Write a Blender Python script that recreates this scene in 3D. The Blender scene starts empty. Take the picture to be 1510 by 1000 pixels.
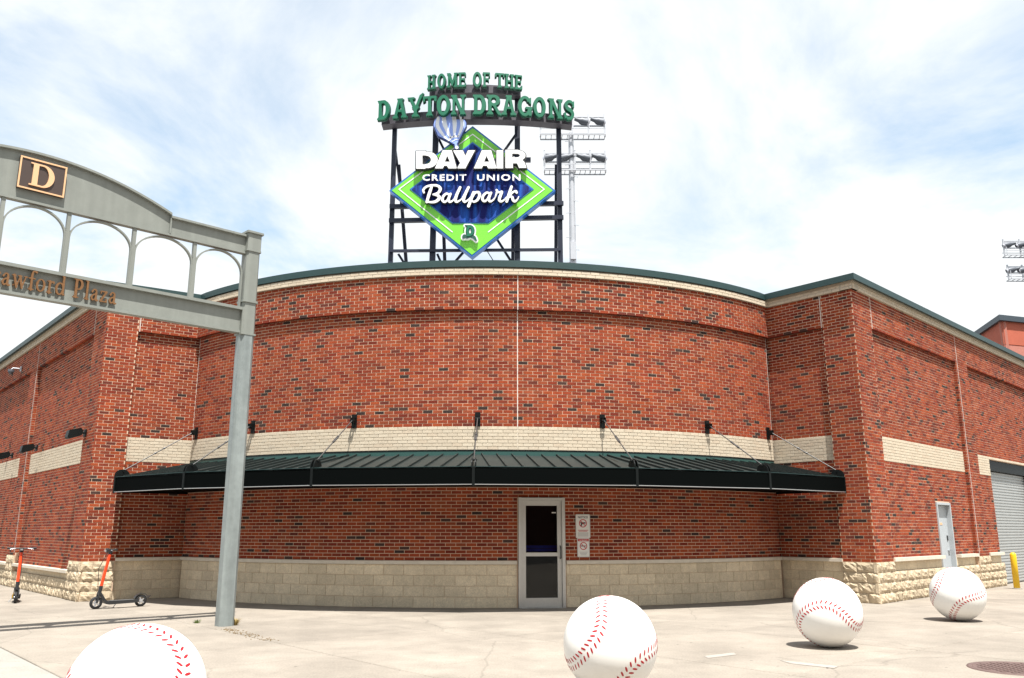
import bpy, math, random
import numpy as np
from math import sin, cos, tan, pi, radians, degrees, atan2, hypot, sqrt
from mathutils import Vector, Matrix
random.seed(7); rng = np.random.default_rng(7)
SC = bpy.context.scene
COL = SC.collection

# ------------------------------------------------------------------ camera
F, HC, PITCH = 1250.0, 1.434, math.atan(284 / 1250.0)      # photo pixels (1510 x 1000), metres
cam = bpy.data.cameras.new('camera'); camo = bpy.data.objects.new('camera', cam); COL.objects.link(camo)
camo.location = (0, 0, HC); camo.rotation_euler = (pi / 2 + PITCH, 0, 0)
cam.sensor_fit = 'HORIZONTAL'; cam.sensor_width = 36.0; cam.lens = 36.0 * F / 1510.0
cam.clip_start = 0.05; cam.clip_end = 3000
SC.camera = camo
# ------------------------------------------------------------------ light
SUN_EL, SUN_AZ = radians(69), radians(18)                  # azimuth to the right of straight behind the camera
S = Vector((sin(SUN_AZ) * cos(SUN_EL), -cos(SUN_AZ) * cos(SUN_EL), sin(SUN_EL)))
sun = bpy.data.lights.new('sun', 'SUN'); suno = bpy.data.objects.new('sun', sun); COL.objects.link(suno)
sun.energy = 5.0; sun.angle = radians(0.5); sun.color = (1.0, 0.965, 0.91)
suno.rotation_euler = S.to_track_quat('Z', 'Y').to_euler(); suno.location = (10, -10, 40)
W = bpy.data.worlds.new('World'); SC.world = W; W.use_nodes = True
nt = W.node_tree; nt.nodes.clear()
def N(t, kind, **kw):
    n = t.nodes.new(kind)
    for k, v in kw.items(): setattr(n, k, v)
    return n
wo = N(nt, 'ShaderNodeOutputWorld'); bg = N(nt, 'ShaderNodeBackground')
sky = N(nt, 'ShaderNodeTexSky', sky_type='NISHITA', sun_disc=False)
sky.sun_elevation = SUN_EL; sky.sun_rotation = atan2(S.x, S.y); sky.dust_density = 1.5; sky.air_density = 1.0
geo = N(nt, 'ShaderNodeTexCoord'); sep = N(nt, 'ShaderNodeSeparateXYZ')
zc = N(nt, 'ShaderNodeMath', operation='ADD'); zc.inputs[1].default_value = 0.22
za = N(nt, 'ShaderNodeMath', operation='ABSOLUTE')
dx = N(nt, 'ShaderNodeMath', operation='DIVIDE'); dy = N(nt, 'ShaderNodeMath', operation='DIVIDE')
cmb = N(nt, 'ShaderNodeCombineXYZ')
n1 = N(nt, 'ShaderNodeTexNoise'); n1.inputs['Scale'].default_value = 1.3; n1.inputs['Detail'].default_value = 9; n1.inputs['Roughness'].default_value = 0.6; n1.inputs['Distortion'].default_value = 0.5
n2 = N(nt, 'ShaderNodeTexNoise'); n2.inputs['Scale'].default_value = 0.55; n2.inputs['Detail'].default_value = 3
ad = N(nt, 'ShaderNodeMath', operation='MULTIPLY_ADD'); ad.inputs[1].default_value = 0.8
rmp = N(nt, 'ShaderNodeMapRange'); rmp.inputs['From Min'].default_value = 0.68; rmp.inputs['From Max'].default_value = .92; rmp.inputs['To Min'].default_value = 0.26
skm = N(nt, 'ShaderNodeVectorMath', operation='MULTIPLY'); skm.inputs[1].default_value = (1.5, 2.05, 2.05)
mixc = N(nt, 'ShaderNodeMix', data_type='RGBA')
L = nt.links.new
L(geo.outputs['Generated'], sep.inputs[0]); L(sep.outputs['Z'], za.inputs[0]); L(za.outputs[0], zc.inputs[0])
L(sep.outputs['X'], dx.inputs[0]); L(zc.outputs[0], dx.inputs[1]); L(sep.outputs['Y'], dy.inputs[0]); L(zc.outputs[0], dy.inputs[1])
L(dx.outputs[0], cmb.inputs[0]); L(dy.outputs[0], cmb.inputs[1])
L(cmb.outputs[0], n1.inputs['Vector']); L(cmb.outputs[0], n2.inputs['Vector'])
L(n2.outputs['Fac'], ad.inputs[0]); L(n1.outputs['Fac'], ad.inputs[2]); L(ad.outputs[0], rmp.inputs['Value'])
L(rmp.outputs['Result'], mixc.inputs['Factor'])
L(sky.outputs[0], skm.inputs[0]); L(skm.outputs[0], mixc.inputs['A'])
mixc.inputs['B'].default_value = (9.05, 9.35, 9.5, 1)           # thin bright cloud
L(mixc.outputs['Result'], bg.inputs['Color']); bg.inputs['Strength'].default_value = 0.06
L(bg.outputs[0], wo.inputs[0])
SC.view_settings.view_transform = 'Standard'; SC.view_settings.look = 'None'
SC.view_settings.gamma = 1.0; SC.view_settings.use_curve_mapping = False
SC.view_settings.exposure = 0.97
SC.cycles.max_bounces = 6

# ------------------------------------------------------------------ helpers
def ray(u, v):
    x, y = u - 755.0, 500.0 - v
    return np.array([x, F * cos(PITCH) - y * sin(PITCH), F * sin(PITCH) + y * cos(PITCH)])
def at_y(u, v, Y):                                              # photo pixel on the plane Y = const
    r = ray(u, v); p = r * (Y / r[1]); return Vector((p[0], p[1], p[2] + HC))
def at_z(u, v, z=0.0):                                          # photo pixel on the ground / a level
    r = ray(u, v); p = r * ((z - HC) / r[2]); return Vector((p[0], p[1], z))
def proj(p):
    z = p[1] * cos(PITCH) + (p[2] - HC) * sin(PITCH); y = -p[1] * sin(PITCH) + (p[2] - HC) * cos(PITCH)
    return 755 + F * p[0] / z, 500 - F * y / z

def thing(name, label=None, cat=None, loc=(0, 0, 0), rotz=0.0, group=None, kind=None):
    o = bpy.data.objects.new(name, None); COL.objects.link(o); o.location = loc; o.rotation_euler = (0, 0, rotz)
    o.empty_display_size = 0.2
    return tag(o, label, cat, group, kind)
def tag(o, label=None, cat=None, group=None, kind=None):
    if label: o['label'] = label
    if cat: o['category'] = cat
    if group: o['group'] = group
    if kind: o['kind'] = kind
    return o
def link(name, me, parent=None, mat=None, loc=None, rotz=None, matrix=None):
    o = bpy.data.objects.new(name, me); COL.objects.link(o)
    if mat is not None and len(me.materials) == 0: me.materials.append(mat)
    if parent is not None: o.parent = parent
    if matrix is not None: o.matrix_local = matrix
    if loc is not None: o.location = loc
    if rotz is not None: o.rotation_euler = (0, 0, rotz)
    return o
class MB:
    def __init__(self): self.v = []; self.f = []; self.s = []
    def add(self, vs, fs, smooth=False):
        b = len(self.v); self.v += [tuple(q) for q in vs]
        self.f += [tuple(b + i for i in f) for f in fs]; self.s += [smooth] * len(fs); return self
    def box(self, c, size, ax=None):                            # ax: 3 unit axes
        ax = ax or ((1, 0, 0), (0, 1, 0), (0, 0, 1)); A = [Vector(a) for a in ax]; c = Vector(c)
        vs = [c + A[0] * (sx * size[0] / 2) + A[1] * (sy * size[1] / 2) + A[2] * (sz * size[2] / 2)
              for sz in (-1, 1) for sx, sy in ((-1, -1), (1, -1), (1, 1), (-1, 1))]
        return self.add(vs, [(3, 2, 1, 0), (4, 5, 6, 7), (0, 1, 5, 4), (1, 2, 6, 5), (2, 3, 7, 6), (3, 0, 4, 7)])
    def bar(self, a, b, w, h, up=(0, 0, 1)):                    # rectangular bar from a to b
        a, b = Vector(a), Vector(b); d = (b - a); ln = d.length; d.normalize()
        u = Vector(up); s = d.cross(u)
        if s.length < 1e-4: s = d.cross(Vector((0, 1, 0)))
        s.normalize(); u = s.cross(d)
        return self.box((a + b) / 2, (ln, w, h), (d, s, u))
    def tube(self, pts, r, n=10, caps=True):
        pts = [Vector(p) for p in pts]; rs = r if isinstance(r, (list, tuple)) else [r] * len(pts)
        rings = []; ref = None
        for i, p in enumerate(pts):
            d = (pts[min(i + 1, len(pts) - 1)] - pts[max(i - 1, 0)]).normalized()
            if ref is None: ref = d.orthogonal().normalized()
            ref = (ref - d * ref.dot(d)).normalized(); q = d.cross(ref)
            rings.append([p + (ref * cos(2 * pi * k / n) + q * sin(2 * pi * k / n)) * rs[i] for k in range(n)])
        vs = [q for g in rings for q in g]; fs = []
        for i in range(len(pts) - 1):
            for k in range(n): fs.append((i * n + k, i * n + (k + 1) % n, (i + 1) * n + (k + 1) % n, (i + 1) * n + k))
        self.add(vs, fs, True)
        if caps:
            self.add(rings[0], [tuple(range(n))[::-1]]); self.add(rings[-1], [tuple(range(n))])
        return self
    def prism(self, poly, z0, z1):                              # plan polygon (ccw), heights may be lists
        n = len(poly); a = z0 if hasattr(z0, '__len__') else [z0] * n; b = z1 if hasattr(z1, '__len__') else [z1] * n
        vs = [(p[0], p[1], a[i]) for i, p in enumerate(poly)] + [(p[0], p[1], b[i]) for i, p in enumerate(poly)]
        return self.add(vs, [tuple(range(n))[::-1], tuple(range(n, 2 * n))] + [(i, (i + 1) % n, n + (i + 1) % n, n + i) for i in range(n)])
    def mesh(self, name):
        me = bpy.data.meshes.new(name); me.from_pydata(self.v, [], self.f)
        me.polygons.foreach_set('use_smooth', self.s); me.update(); return me
    def build(self, name, mat, parent=None, **kw): return link(name, self.mesh(name), parent, mat, **kw)
def lathe(profile, n=24):                                       # [(r, z)] about Z
    mb = MB(); vs = [(r * cos(2 * pi * k / n), r * sin(2 * pi * k / n), z) for r, z in profile for k in range(n)]; fs = []
    for i in range(len(profile) - 1):
        for k in range(n): fs.append((i * n + k, i * n + (k + 1) % n, (i + 1) * n + (k + 1) % n, (i + 1) * n + k))
    mb.add(vs, fs, True); return mb

# ------------------------------------------------------------------ materials
MATS = {}
def mat(name, col=(.5, .5, .5), rough=.6, metal=0.0, noise=0.0, nscale=8.0, bump=0.0, bscale=60.0, spec=None, attr=None, objrand=0.0, streak=0.0, coat=0.0):
    if name in MATS: return MATS[name]
    m = bpy.data.materials.new(name); m.use_nodes = True; t = m.node_tree; b = t.nodes['Principled BSDF']; K = t.links.new
    b.inputs['Roughness'].default_value = rough; b.inputs['Metallic'].default_value = metal
    if spec is not None: b.inputs['Specular IOR Level'].default_value = spec
    if coat: b.inputs['Coat Weight'].default_value = coat; b.inputs['Coat Roughness'].default_value = 0.15
    src = None
    if attr:
        a = N(t, 'ShaderNodeAttribute', attribute_name=attr); src = a.outputs['Color']
    tc = N(t, 'ShaderNodeTexCoord')
    if noise or objrand or streak or attr:
        hsv = N(t, 'ShaderNodeHueSaturation')
        if src: K(src, hsv.inputs['Color'])
        else: hsv.inputs['Color'].default_value = (*col, 1)
        val = None
        if noise:
            g = N(t, 'ShaderNodeNewGeometry')
            nn = N(t, 'ShaderNodeTexNoise'); nn.inputs['Scale'].default_value = nscale; nn.inputs['Detail'].default_value = 6; nn.inputs['Roughness'].default_value = .65
            K(g.outputs['Position'], nn.inputs['Vector'])
            mr = N(t, 'ShaderNodeMapRange'); mr.inputs['From Min'].default_value = .3; mr.inputs['From Max'].default_value = .7
            mr.inputs['To Min'].default_value = 1 - noise; mr.inputs['To Max'].default_value = 1 + noise
            K(nn.outputs['Fac'], mr.inputs['Value']); val = mr.outputs['Result']
        if objrand:
            oi = N(t, 'ShaderNodeObjectInfo'); mr2 = N(t, 'ShaderNodeMapRange')
            mr2.inputs['To Min'].default_value = 1 - objrand; mr2.inputs['To Max'].default_value = 1 + objrand
            K(oi.outputs['Random'], mr2.inputs['Value'])
            if val is None: val = mr2.outputs['Result']
            else:
                mm = N(t, 'ShaderNodeMath', operation='MULTIPLY'); K(val, mm.inputs[0]); K(mr2.outputs['Result'], mm.inputs[1]); val = mm.outputs[0]
        if streak:                                              # rain streaks: noise stretched along the height
            g2 = N(t, 'ShaderNodeNewGeometry'); mp = N(t, 'ShaderNodeMapping'); mp.inputs['Scale'].default_value = (9, 9, .5)
            ns = N(t, 'ShaderNodeTexNoise'); ns.inputs['Scale'].default_value = 1.0; ns.inputs['Detail'].default_value = 4
            K(g2.outputs['Position'], mp.inputs[0]); K(mp.outputs[0], ns.inputs['Vector'])
            mr3 = N(t, 'ShaderNodeMapRange'); mr3.inputs['From Min'].default_value = .35; mr3.inputs['From Max'].default_value = .7
            mr3.inputs['To Min'].default_value = 1 - streak; mr3.inputs['To Max'].default_value = 1 + streak
            K(ns.outputs['Fac'], mr3.inputs['Value'])
            mm = N(t, 'ShaderNodeMath', operation='MULTIPLY'); mm.inputs[0].default_value = 1
            if val is not None: K(val, mm.inputs[0])
            K(mr3.outputs['Result'], mm.inputs[1]); val = mm.outputs[0]
        if val is not None: K(val, hsv.inputs['Value'])
        K(hsv.outputs[0], b.inputs['Base Color'])
    else: b.inputs['Base Color'].default_value = (*col, 1)
    if bump:
        g = N(t, 'ShaderNodeNewGeometry'); nb = N(t, 'ShaderNodeTexNoise'); nb.inputs['Scale'].default_value = bscale; nb.inputs['Detail'].default_value = 5
        bp = N(t, 'ShaderNodeBump'); bp.inputs['Strength'].default_value = bump; bp.inputs['Distance'].default_value = .02
        K(g.outputs['Position'], nb.inputs['Vector']); K(nb.outputs['Fac'], bp.inputs['Height']); K(bp.outputs[0], b.inputs['Normal'])
    MATS[name] = m; return m
M_brick = mat('fired brick', rough=.9, attr='tint', noise=.13, nscale=1.1, streak=.10, bump=.35, bscale=120, spec=.2)
M_mortar = mat('mortar', (.58, .42, .305), .95, noise=.12, nscale=5, spec=.1)
M_cream = mat('cream brick', rough=.85, attr='tint', noise=.07, nscale=20, bump=.2, bscale=120, spec=.2)
M_creamm = mat('cream mortar', (.42, .37, .29), .95, noise=.1, nscale=6, spec=.1)
M_stone = mat('smooth cast stone', (.64, .54, .39), .9, noise=.10, nscale=9, objrand=.10, bump=.25, bscale=90, spec=.2)
M_rough = mat('split face limestone', (.50, .41, .29), .95, noise=.16, nscale=7, objrand=.10, bump=.5, bscale=45, spec=.15)
M_cap = mat('limestone cap', (.60, .54, .45), .85, noise=.1, nscale=8, spec=.2)
M_coping = mat('green metal coping', (.016, .045, .045), .5, .0, noise=.08, nscale=3, spec=.5)
M_canopy = mat('dark green canopy metal', (.013, .020, .019), .55, 0, noise=.15, nscale=4, spec=.35)
M_fascia = mat('black green fascia', (.0022, .003, .003), .7, 0, spec=.02)
M_flash = mat('green flashing', (.03, .085, .075), .4, 0, spec=.5)
M_steelb = mat('black painted steel', (.004, .006, .006), .5, 0, spec=.2)
M_rod = mat('dull steel rod', (.10, .10, .10), .45, .6)
M_lip = mat('aluminium lip', (.45, .46, .46), .4, .6)
M_alu = mat('brushed aluminium door', (.55, .54, .51), .42, .55, noise=.05, nscale=30)
M_gate = mat('grey green gate paint', (.225, .238, .215), .5, 0, noise=.06, nscale=5, streak=.06, spec=.4)
M_post = mat('galvanised gate post', (.24, .27, .265), .45, .15, noise=.12, nscale=7, streak=.14, spec=.5)
M_conc = mat('plaza concrete', (.272, .240, .202), .9, noise=.15, nscale=1.3, objrand=.05, bump=.25, bscale=70, spec=.2)
M_conc2 = mat('newer pale concrete', (.285, .27, .24), .9, noise=.06, nscale=1.4, bump=.2, bscale=70, spec=.2)
M_ground = mat('asphalt and dirt', (.075, .07, .063), .95, noise=.2, nscale=2, bump=.3, bscale=40)
M_white = mat('white ball paint', (.80, .79, .76), .32, 0, noise=.025, nscale=6, spec=.5)
M_red = mat('red stitch paint', (.40, .008, .016), .5, 0)
M_dark = mat('dark interior', (.006, .006, .007), .9)
M_navy = mat('navy steel', (.007, .011, .028), .45, 0, noise=.15, nscale=5)
M_greyst = mat('grey steel beam', (.07, .065, .08), .5, .1, noise=.2, nscale=6)
M_sgreen = mat('sign lime green', (.17, .58, .045), .35, 0, noise=.06, nscale=2.5)
M_sblue = mat('sign rim blue', (.02, .13, .42), .35)
M_swhite = mat('sign white', (.82, .82, .82), .35)
M_lgreen = mat('letter green', (.003, .13, .066), .4, 0, noise=.1, nscale=9)
M_lback = mat('letter return dark green', (.006, .07, .045), .5)
M_lav = mat('balloon lavender', (.28, .40, .88), .4)
M_lavw = mat('balloon white gore', (.84, .87, .95), .4)
M_lavd = mat('balloon outline', (.03, .05, .18), .5)
M_gold = mat('bronze letter', (.20, .095, .035), .5, .3, noise=.15, nscale=20)
M_tan = mat('plaque tan', (.72, .44, .24), .5)
M_plaque = mat('plaque brown', (.055, .035, .028), .5)
M_sgrey = mat('service door paint', (.40, .43, .45), .5, 0, noise=.04, nscale=6)
M_slat = mat('roller slat steel', (.42, .43, .42), .45, .3, noise=.05, nscale=5)
M_yel = mat('bollard yellow', (.75, .47, .01), .45, noise=.05, nscale=9)
M_orange = mat('scooter orange', (.78, .06, .012), .35)
M_blk = mat('black rubber', (.012, .012, .013), .7)
M_blkp = mat('black plastic', (.02, .021, .023), .4)
M_silver = mat('silver metal', (.55, .56, .58), .3, .8)
M_tower = mat('galvanised tower', (.46, .47, .50), .5, .3, noise=.08, nscale=1)
M_lamp = mat('flood lamp housing', (.10, .11, .13), .5, .2)
M_lens = mat('flood lamp visor', (.50, .50, .54), .3, .5)
M_caulk = mat('caulk', (.62, .57, .52), .8)
M_caulkd = mat('dark red caulk', (.16, .05, .03), .8)
M_dkcop = mat('slate blue coping', (.04, .055, .07), .5)
M_roof = mat('roof membrane', (.30, .30, .29), .9, noise=.1, nscale=1)
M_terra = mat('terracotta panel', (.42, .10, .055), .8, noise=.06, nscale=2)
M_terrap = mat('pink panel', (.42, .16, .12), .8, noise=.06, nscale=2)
M_iron = mat('rusty iron cover', (.13, .085, .075), .7, .2, noise=.2, nscale=14)
M_sign = mat('sign plate white', (.72, .70, .66), .4)
M_signred = mat('sign red', (.45, .02, .025), .4)
M_signblk = mat('sign black', (.02, .02, .02), .5)
M_signgry = mat('sign grey print', (.32, .31, .30), .5)
M_weed = mat('dry weed', (.30, .22, .07), .8, noise=.2, nscale=30)
M_weedg = mat('green weed', (.10, .15, .03), .8, noise=.2, nscale=30)
M_chalk = mat('white paint mark', (.32, .29, .255), .8, noise=.2, nscale=7)
def weather(m, stain=.18, spots=True, cracks=True):
    t = m.node_tree; K = t.links.new; b = t.nodes['Principled BSDF']; src = b.inputs['Base Color'].links[0].from_socket
    g = N(t, 'ShaderNodeNewGeometry'); cur = src
    def mul(fac_socket):
        nonlocal cur
        mx = N(t, 'ShaderNodeMix', data_type='RGBA', blend_type='MULTIPLY'); mx.inputs['Factor'].default_value = 1
        K(cur, mx.inputs['A']); K(fac_socket, mx.inputs['B']); cur = mx.outputs['Result']
    n = N(t, 'ShaderNodeTexNoise'); n.inputs['Scale'].default_value = .35; n.inputs['Detail'].default_value = 7; n.inputs['Roughness'].default_value = .7; K(g.outputs['Position'], n.inputs['Vector'])
    mr = N(t, 'ShaderNodeMapRange'); mr.inputs['From Min'].default_value = .35; mr.inputs['From Max'].default_value = .62; mr.inputs['To Min'].default_value = 1 - stain; mr.inputs['To Max'].default_value = 1.06; K(n.outputs['Fac'], mr.inputs['Value']); mul(mr.outputs['Result'])
    n = N(t, 'ShaderNodeTexNoise'); n.inputs['Scale'].default_value = 45; n.inputs['Detail'].default_value = 3; K(g.outputs['Position'], n.inputs['Vector'])
    mr = N(t, 'ShaderNodeMapRange'); mr.inputs['From Min'].default_value = .3; mr.inputs['From Max'].default_value = .7; mr.inputs['To Min'].default_value = .86; mr.inputs['To Max'].default_value = 1.12; K(n.outputs['Fac'], mr.inputs['Value']); mul(mr.outputs['Result'])
    if spots:
        v = N(t, 'ShaderNodeTexVoronoi'); v.inputs['Scale'].default_value = 2.3; K(g.outputs['Position'], v.inputs['Vector'])
        mr = N(t, 'ShaderNodeMapRange'); mr.inputs['From Min'].default_value = .035; mr.inputs['From Max'].default_value = .055; mr.inputs['To Min'].default_value = .55; mr.inputs['To Max'].default_value = 1; K(v.outputs['Distance'], mr.inputs['Value']); mul(mr.outputs['Result'])
    if cracks:
        n = N(t, 'ShaderNodeTexNoise'); n.inputs['Scale'].default_value = 1.2; n.inputs['Detail'].default_value = 5; K(g.outputs['Position'], n.inputs['Vector'])
        mx = N(t, 'ShaderNodeMix', data_type='RGBA'); mx.inputs['Factor'].default_value = .25; K(g.outputs['Position'], mx.inputs['A']); K(n.outputs['Color'], mx.inputs['B'])
        v = N(t, 'ShaderNodeTexVoronoi', feature='DISTANCE_TO_EDGE'); v.inputs['Scale'].default_value = .33; K(mx.outputs['Result'], v.inputs['Vector'])
        mr = N(t, 'ShaderNodeMapRange'); mr.inputs['From Min'].default_value = .0015; mr.inputs['From Max'].default_value = .004; mr.inputs['To Min'].default_value = .84; mr.inputs['To Max'].default_value = 1; K(v.outputs['Distance'], mr.inputs['Value']); mul(mr.outputs['Result'])
    K(cur, b.inputs['Base Color'])
weather(M_conc); weather(M_conc2, .1)
weather(M_stone, .14, False, False); weather(M_rough, .2, False, False);
# blue printed face with pale upright streaks
def mat_blueprint():
    m = bpy.data.materials.new('sign blue print'); m.use_nodes = True; t = m.node_tree; b = t.nodes['Principled BSDF']; K = t.links.new
    g = N(t, 'ShaderNodeNewGeometry'); mp = N(t, 'ShaderNodeMapping'); mp.inputs['Scale'].default_value = (6.5, 1, .8); mp.inputs['Location'].default_value = (3.1, 0, 4)
    ns = N(t, 'ShaderNodeTexNoise'); ns.inputs['Scale'].default_value = 1.0; ns.inputs['Detail'].default_value = 3
    r = N(t, 'ShaderNodeValToRGB'); r.color_ramp.elements[0].position = .44; r.color_ramp.elements[0].color = (.003, .006, .10, 1)
    r.color_ramp.elements[1].position = .68; r.color_ramp.elements[1].color = (.012, .085, .40, 1)
    K(g.outputs['Position'], mp.inputs[0]); K(mp.outputs[0], ns.inputs['Vector']); K(ns.outputs['Fac'], r.inputs[0]); K(r.outputs[0], b.inputs['Base Color'])
    b.inputs['Roughness'].default_value = .6; b.inputs['Specular IOR Level'].default_value = .2; return m
M_blue = mat_blueprint()
def mat_glass():
    m = bpy.data.materials.new('door glass'); m.use_nodes = True; t = m.node_tree; t.nodes.clear(); K = t.links.new
    o = N(t, 'ShaderNodeOutputMaterial'); mx = N(t, 'ShaderNodeMixShader'); tr = N(t, 'ShaderNodeBsdfTransparent'); gl = N(t, 'ShaderNodeBsdfGlossy')
    tr.inputs['Color'].default_value = (.6, .63, .63, 1); gl.inputs['Roughness'].default_value = .02
    fr = N(t, 'ShaderNodeFresnel'); fr.inputs['IOR'].default_value = 1.38
    K(fr.outputs[0], mx.inputs[0]); K(tr.outputs[0], mx.inputs[1]); K(gl.outputs[0], mx.inputs[2]); K(mx.outputs[0], o.inputs[0]); return m
M_glass = mat_glass()

# ------------------------------------------------------------------ outline engine (letters, emblem, balloon)
def sd_poly(X, Y, pts):
    d = np.full(X.shape, 1e9); s = np.ones(X.shape); n = len(pts)
    for i in range(n):
        ax, ay = pts[i]; bx, by = pts[i - 1]
        ex, ey = bx - ax, by - ay; wx, wy = X - ax, Y - ay
        t = np.clip((wx * ex + wy * ey) / (ex * ex + ey * ey + 1e-12), 0, 1)
        d = np.minimum(d, (wx - ex * t) ** 2 + (wy - ey * t) ** 2)
        c1 = Y >= ay; c2 = Y < by; c3 = ex * wy > ey * wx
        s = np.where((c1 & c2 & c3) | (~c1 & ~c2 & ~c3), -s, s)
    return s * np.sqrt(d)
def sd_ell(X, Y, cx, cy, rx, ry):
    k = np.hypot((X - cx) / rx, (Y - cy) / ry); k2 = np.hypot((X - cx) / rx ** 2, (Y - cy) / ry ** 2)
    return np.where(k2 > 1e-6, k * (k - 1) / np.maximum(k2, 1e-6), -min(rx, ry))
def sd_stroke(X, Y, pts, w):
    ws = w if isinstance(w, (list, tuple)) else [w] * len(pts); d = np.full(X.shape, 1e9)
    for i in range(len(pts) - 1):
        ax, ay = pts[i]; bx, by = pts[i + 1]; ex, ey = bx - ax, by - ay
        t = np.clip(((X - ax) * ex + (Y - ay) * ey) / (ex * ex + ey * ey + 1e-12), 0, 1)
        d = np.minimum(d, np.hypot(X - ax - ex * t, Y - ay - ey * t) - (ws[i] + (ws[i + 1] - ws[i]) * t) / 2)
    return d
def smooth(pts, k=6):                                           # Catmull-Rom through the points
    P = [pts[0]] + list(pts) + [pts[-1]]; out = []
    for i in range(1, len(P) - 2):
        p0, p1, p2, p3 = [np.array(P[i + j], float) for j in (-1, 0, 1, 2)]
        for j in range(k):
            t = j / k; out.append(tuple(.5 * (2 * p1 + (p2 - p0) * t + (2 * p0 - 5 * p1 + 4 * p2 - p3) * t * t + (3 * p1 - p0 - 3 * p2 + p3) * t ** 3)))
    return out + [tuple(pts[-1])]
def widen(pts, w, k=6):
    if not isinstance(w, (list, tuple)): return w
    return [float(np.interp(i / k, range(len(w)), w)) for i in range((len(pts) - 1) * k + 1)]
def field(prims, X, Y):
    d = np.full(X.shape, 1e3)
    for pr in prims:
        k = pr[0].lstrip('-')
        q = sd_poly(X, Y, pr[1]) if k == 'p' else sd_ell(X, Y, *pr[1:]) if k == 'e' else sd_stroke(X, Y, pr[1], pr[2]) if k == 's' else sd_stroke(X, Y, smooth(pr[1]), widen(pr[1], pr[2]))
        d = np.maximum(d, -q) if pr[0][0] == '-' else np.minimum(d, q)
    return d
def contours(d, xs, ys):
    ins = d < 0; c = ins[:-1, :-1] * 1 + ins[:-1, 1:] * 2 + ins[1:, 1:] * 4 + ins[1:, :-1] * 8
    tab = {1: [(3, 0)], 2: [(0, 1)], 3: [(3, 1)], 4: [(1, 2)], 5: [(3, 0), (1, 2)], 6: [(0, 2)], 7: [(3, 2)], 8: [(2, 3)], 9: [(2, 0)], 10: [(0, 1), (2, 3)], 11: [(2, 1)], 12: [(1, 3)], 13: [(1, 0)], 14: [(0, 3)]}
    nxt = {}; pos = {}
    def key(i, j, e): return (('h', i, j), ('v', i, j + 1), ('h', i + 1, j), ('v', i, j))[e]
    def pt(k):
        if k not in pos:
            t, i, j = k
            if t == 'h': a, b = d[i, j], d[i, j + 1]; q = a / (a - b); pos[k] = (xs[j] + (xs[j + 1] - xs[j]) * q, ys[i])
            else: a, b = d[i, j], d[i + 1, j]; q = a / (a - b); pos[k] = (xs[j], ys[i] + (ys[i + 1] - ys[i]) * q)
        return pos[k]
    for i, j in zip(*np.nonzero((c > 0) & (c < 15))):
        for a, b in tab[int(c[i, j])]: nxt[key(i, j, a)] = key(i, j, b)
    loops = []
    while nxt:
        st, k = nxt.popitem(); lp = [pt(st)]
        while k != st and k in nxt: lp.append(pt(k)); k = nxt.pop(k)
        if len(lp) > 5: loops.append(lp)
    return loops
def simplify(lp, eps):
    P = np.array(lp); n = len(P); keep = np.zeros(n, bool)
    far = int(np.argmax(((P - P[0]) ** 2).sum(1))); keep[0] = keep[far] = True
    st = [(0, far), (far, n)]
    while st:
        a, b = st.pop()
        if b - a < 2: continue
        A, B = P[a], P[b % n]; e = B - A; ln = hypot(*e) + 1e-12
        dd = np.abs(e[0] * (P[a + 1:b, 1] - A[1]) - e[1] * (P[a + 1:b, 0] - A[0])) / ln
        k = int(np.argmax(dd))
        if dd[k] > eps: keep[a + 1 + k] = True; st += [(a, a + 1 + k), (a + 1 + k, b)]
    return [tuple(q) for q in P[keep]]
def shape_mesh(name, prims, depth, res=.012, grow=0.0, scale=(1, 1), box=None, bevel=0.0):
    """solid plate whose outline is the zero line of the shapes; local X right, Y up, front at Z = depth"""
    if box is None:
        xs_, ys_ = [], []
        for pr in prims:
            if pr[0][0] == '-': continue
            if pr[0] == 'e': xs_ += [pr[1] - pr[3], pr[1] + pr[3]]; ys_ += [pr[2] - pr[4], pr[2] + pr[4]]
            else:
                w = 0 if pr[0] == 'p' else (max(pr[2]) if isinstance(pr[2], (list, tuple)) else pr[2])
                xs_ += [q[0] + s * w for q in pr[1] for s in (-1, 1)]; ys_ += [q[1] + s * w for q in pr[1] for s in (-1, 1)]
        m = grow + 4 * res; box = (min(xs_) - m, max(xs_) + m, min(ys_) - m, max(ys_) + m)
    xs = np.arange(box[0], box[1] + res, res); ys = np.arange(box[2], box[3] + res, res)
    X, Y = np.meshgrid(xs, ys); d = field(prims, X, Y) - grow + 1e-7
    return loops_mesh(name, [simplify(l, res * .12) for l in contours(d, xs, ys)], depth, scale, bevel)
def loops_mesh(name, loops, depth, scale=(1, 1), bevel=0.0):
    cu = bpy.data.curves.new(name, 'CURVE'); cu.dimensions = '2D'; cu.fill_mode = 'BOTH'; cu.extrude = depth / 2 - bevel
    if bevel: cu.bevel_depth = bevel; cu.bevel_resolution = 1; cu.offset = -bevel
    for lp in loops:
        sp = cu.splines.new('POLY'); sp.points.add(len(lp) - 1); sp.use_cyclic_u = True
        for i, (x, y) in enumerate(lp): sp.points[i].co = (x * scale[0], y * scale[1], 0, 1)
    return curve_to_mesh(name, cu, depth)
def curve_to_mesh(name, cu, depth):
    ob = bpy.data.objects.new(name, cu); me = bpy.data.meshes.new_from_object(ob); me.name = name
    me.transform(Matrix.Translation((0, 0, depth / 2))); me.materials.clear()
    bpy.data.objects.remove(ob); bpy.data.curves.remove(cu); return me
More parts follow.
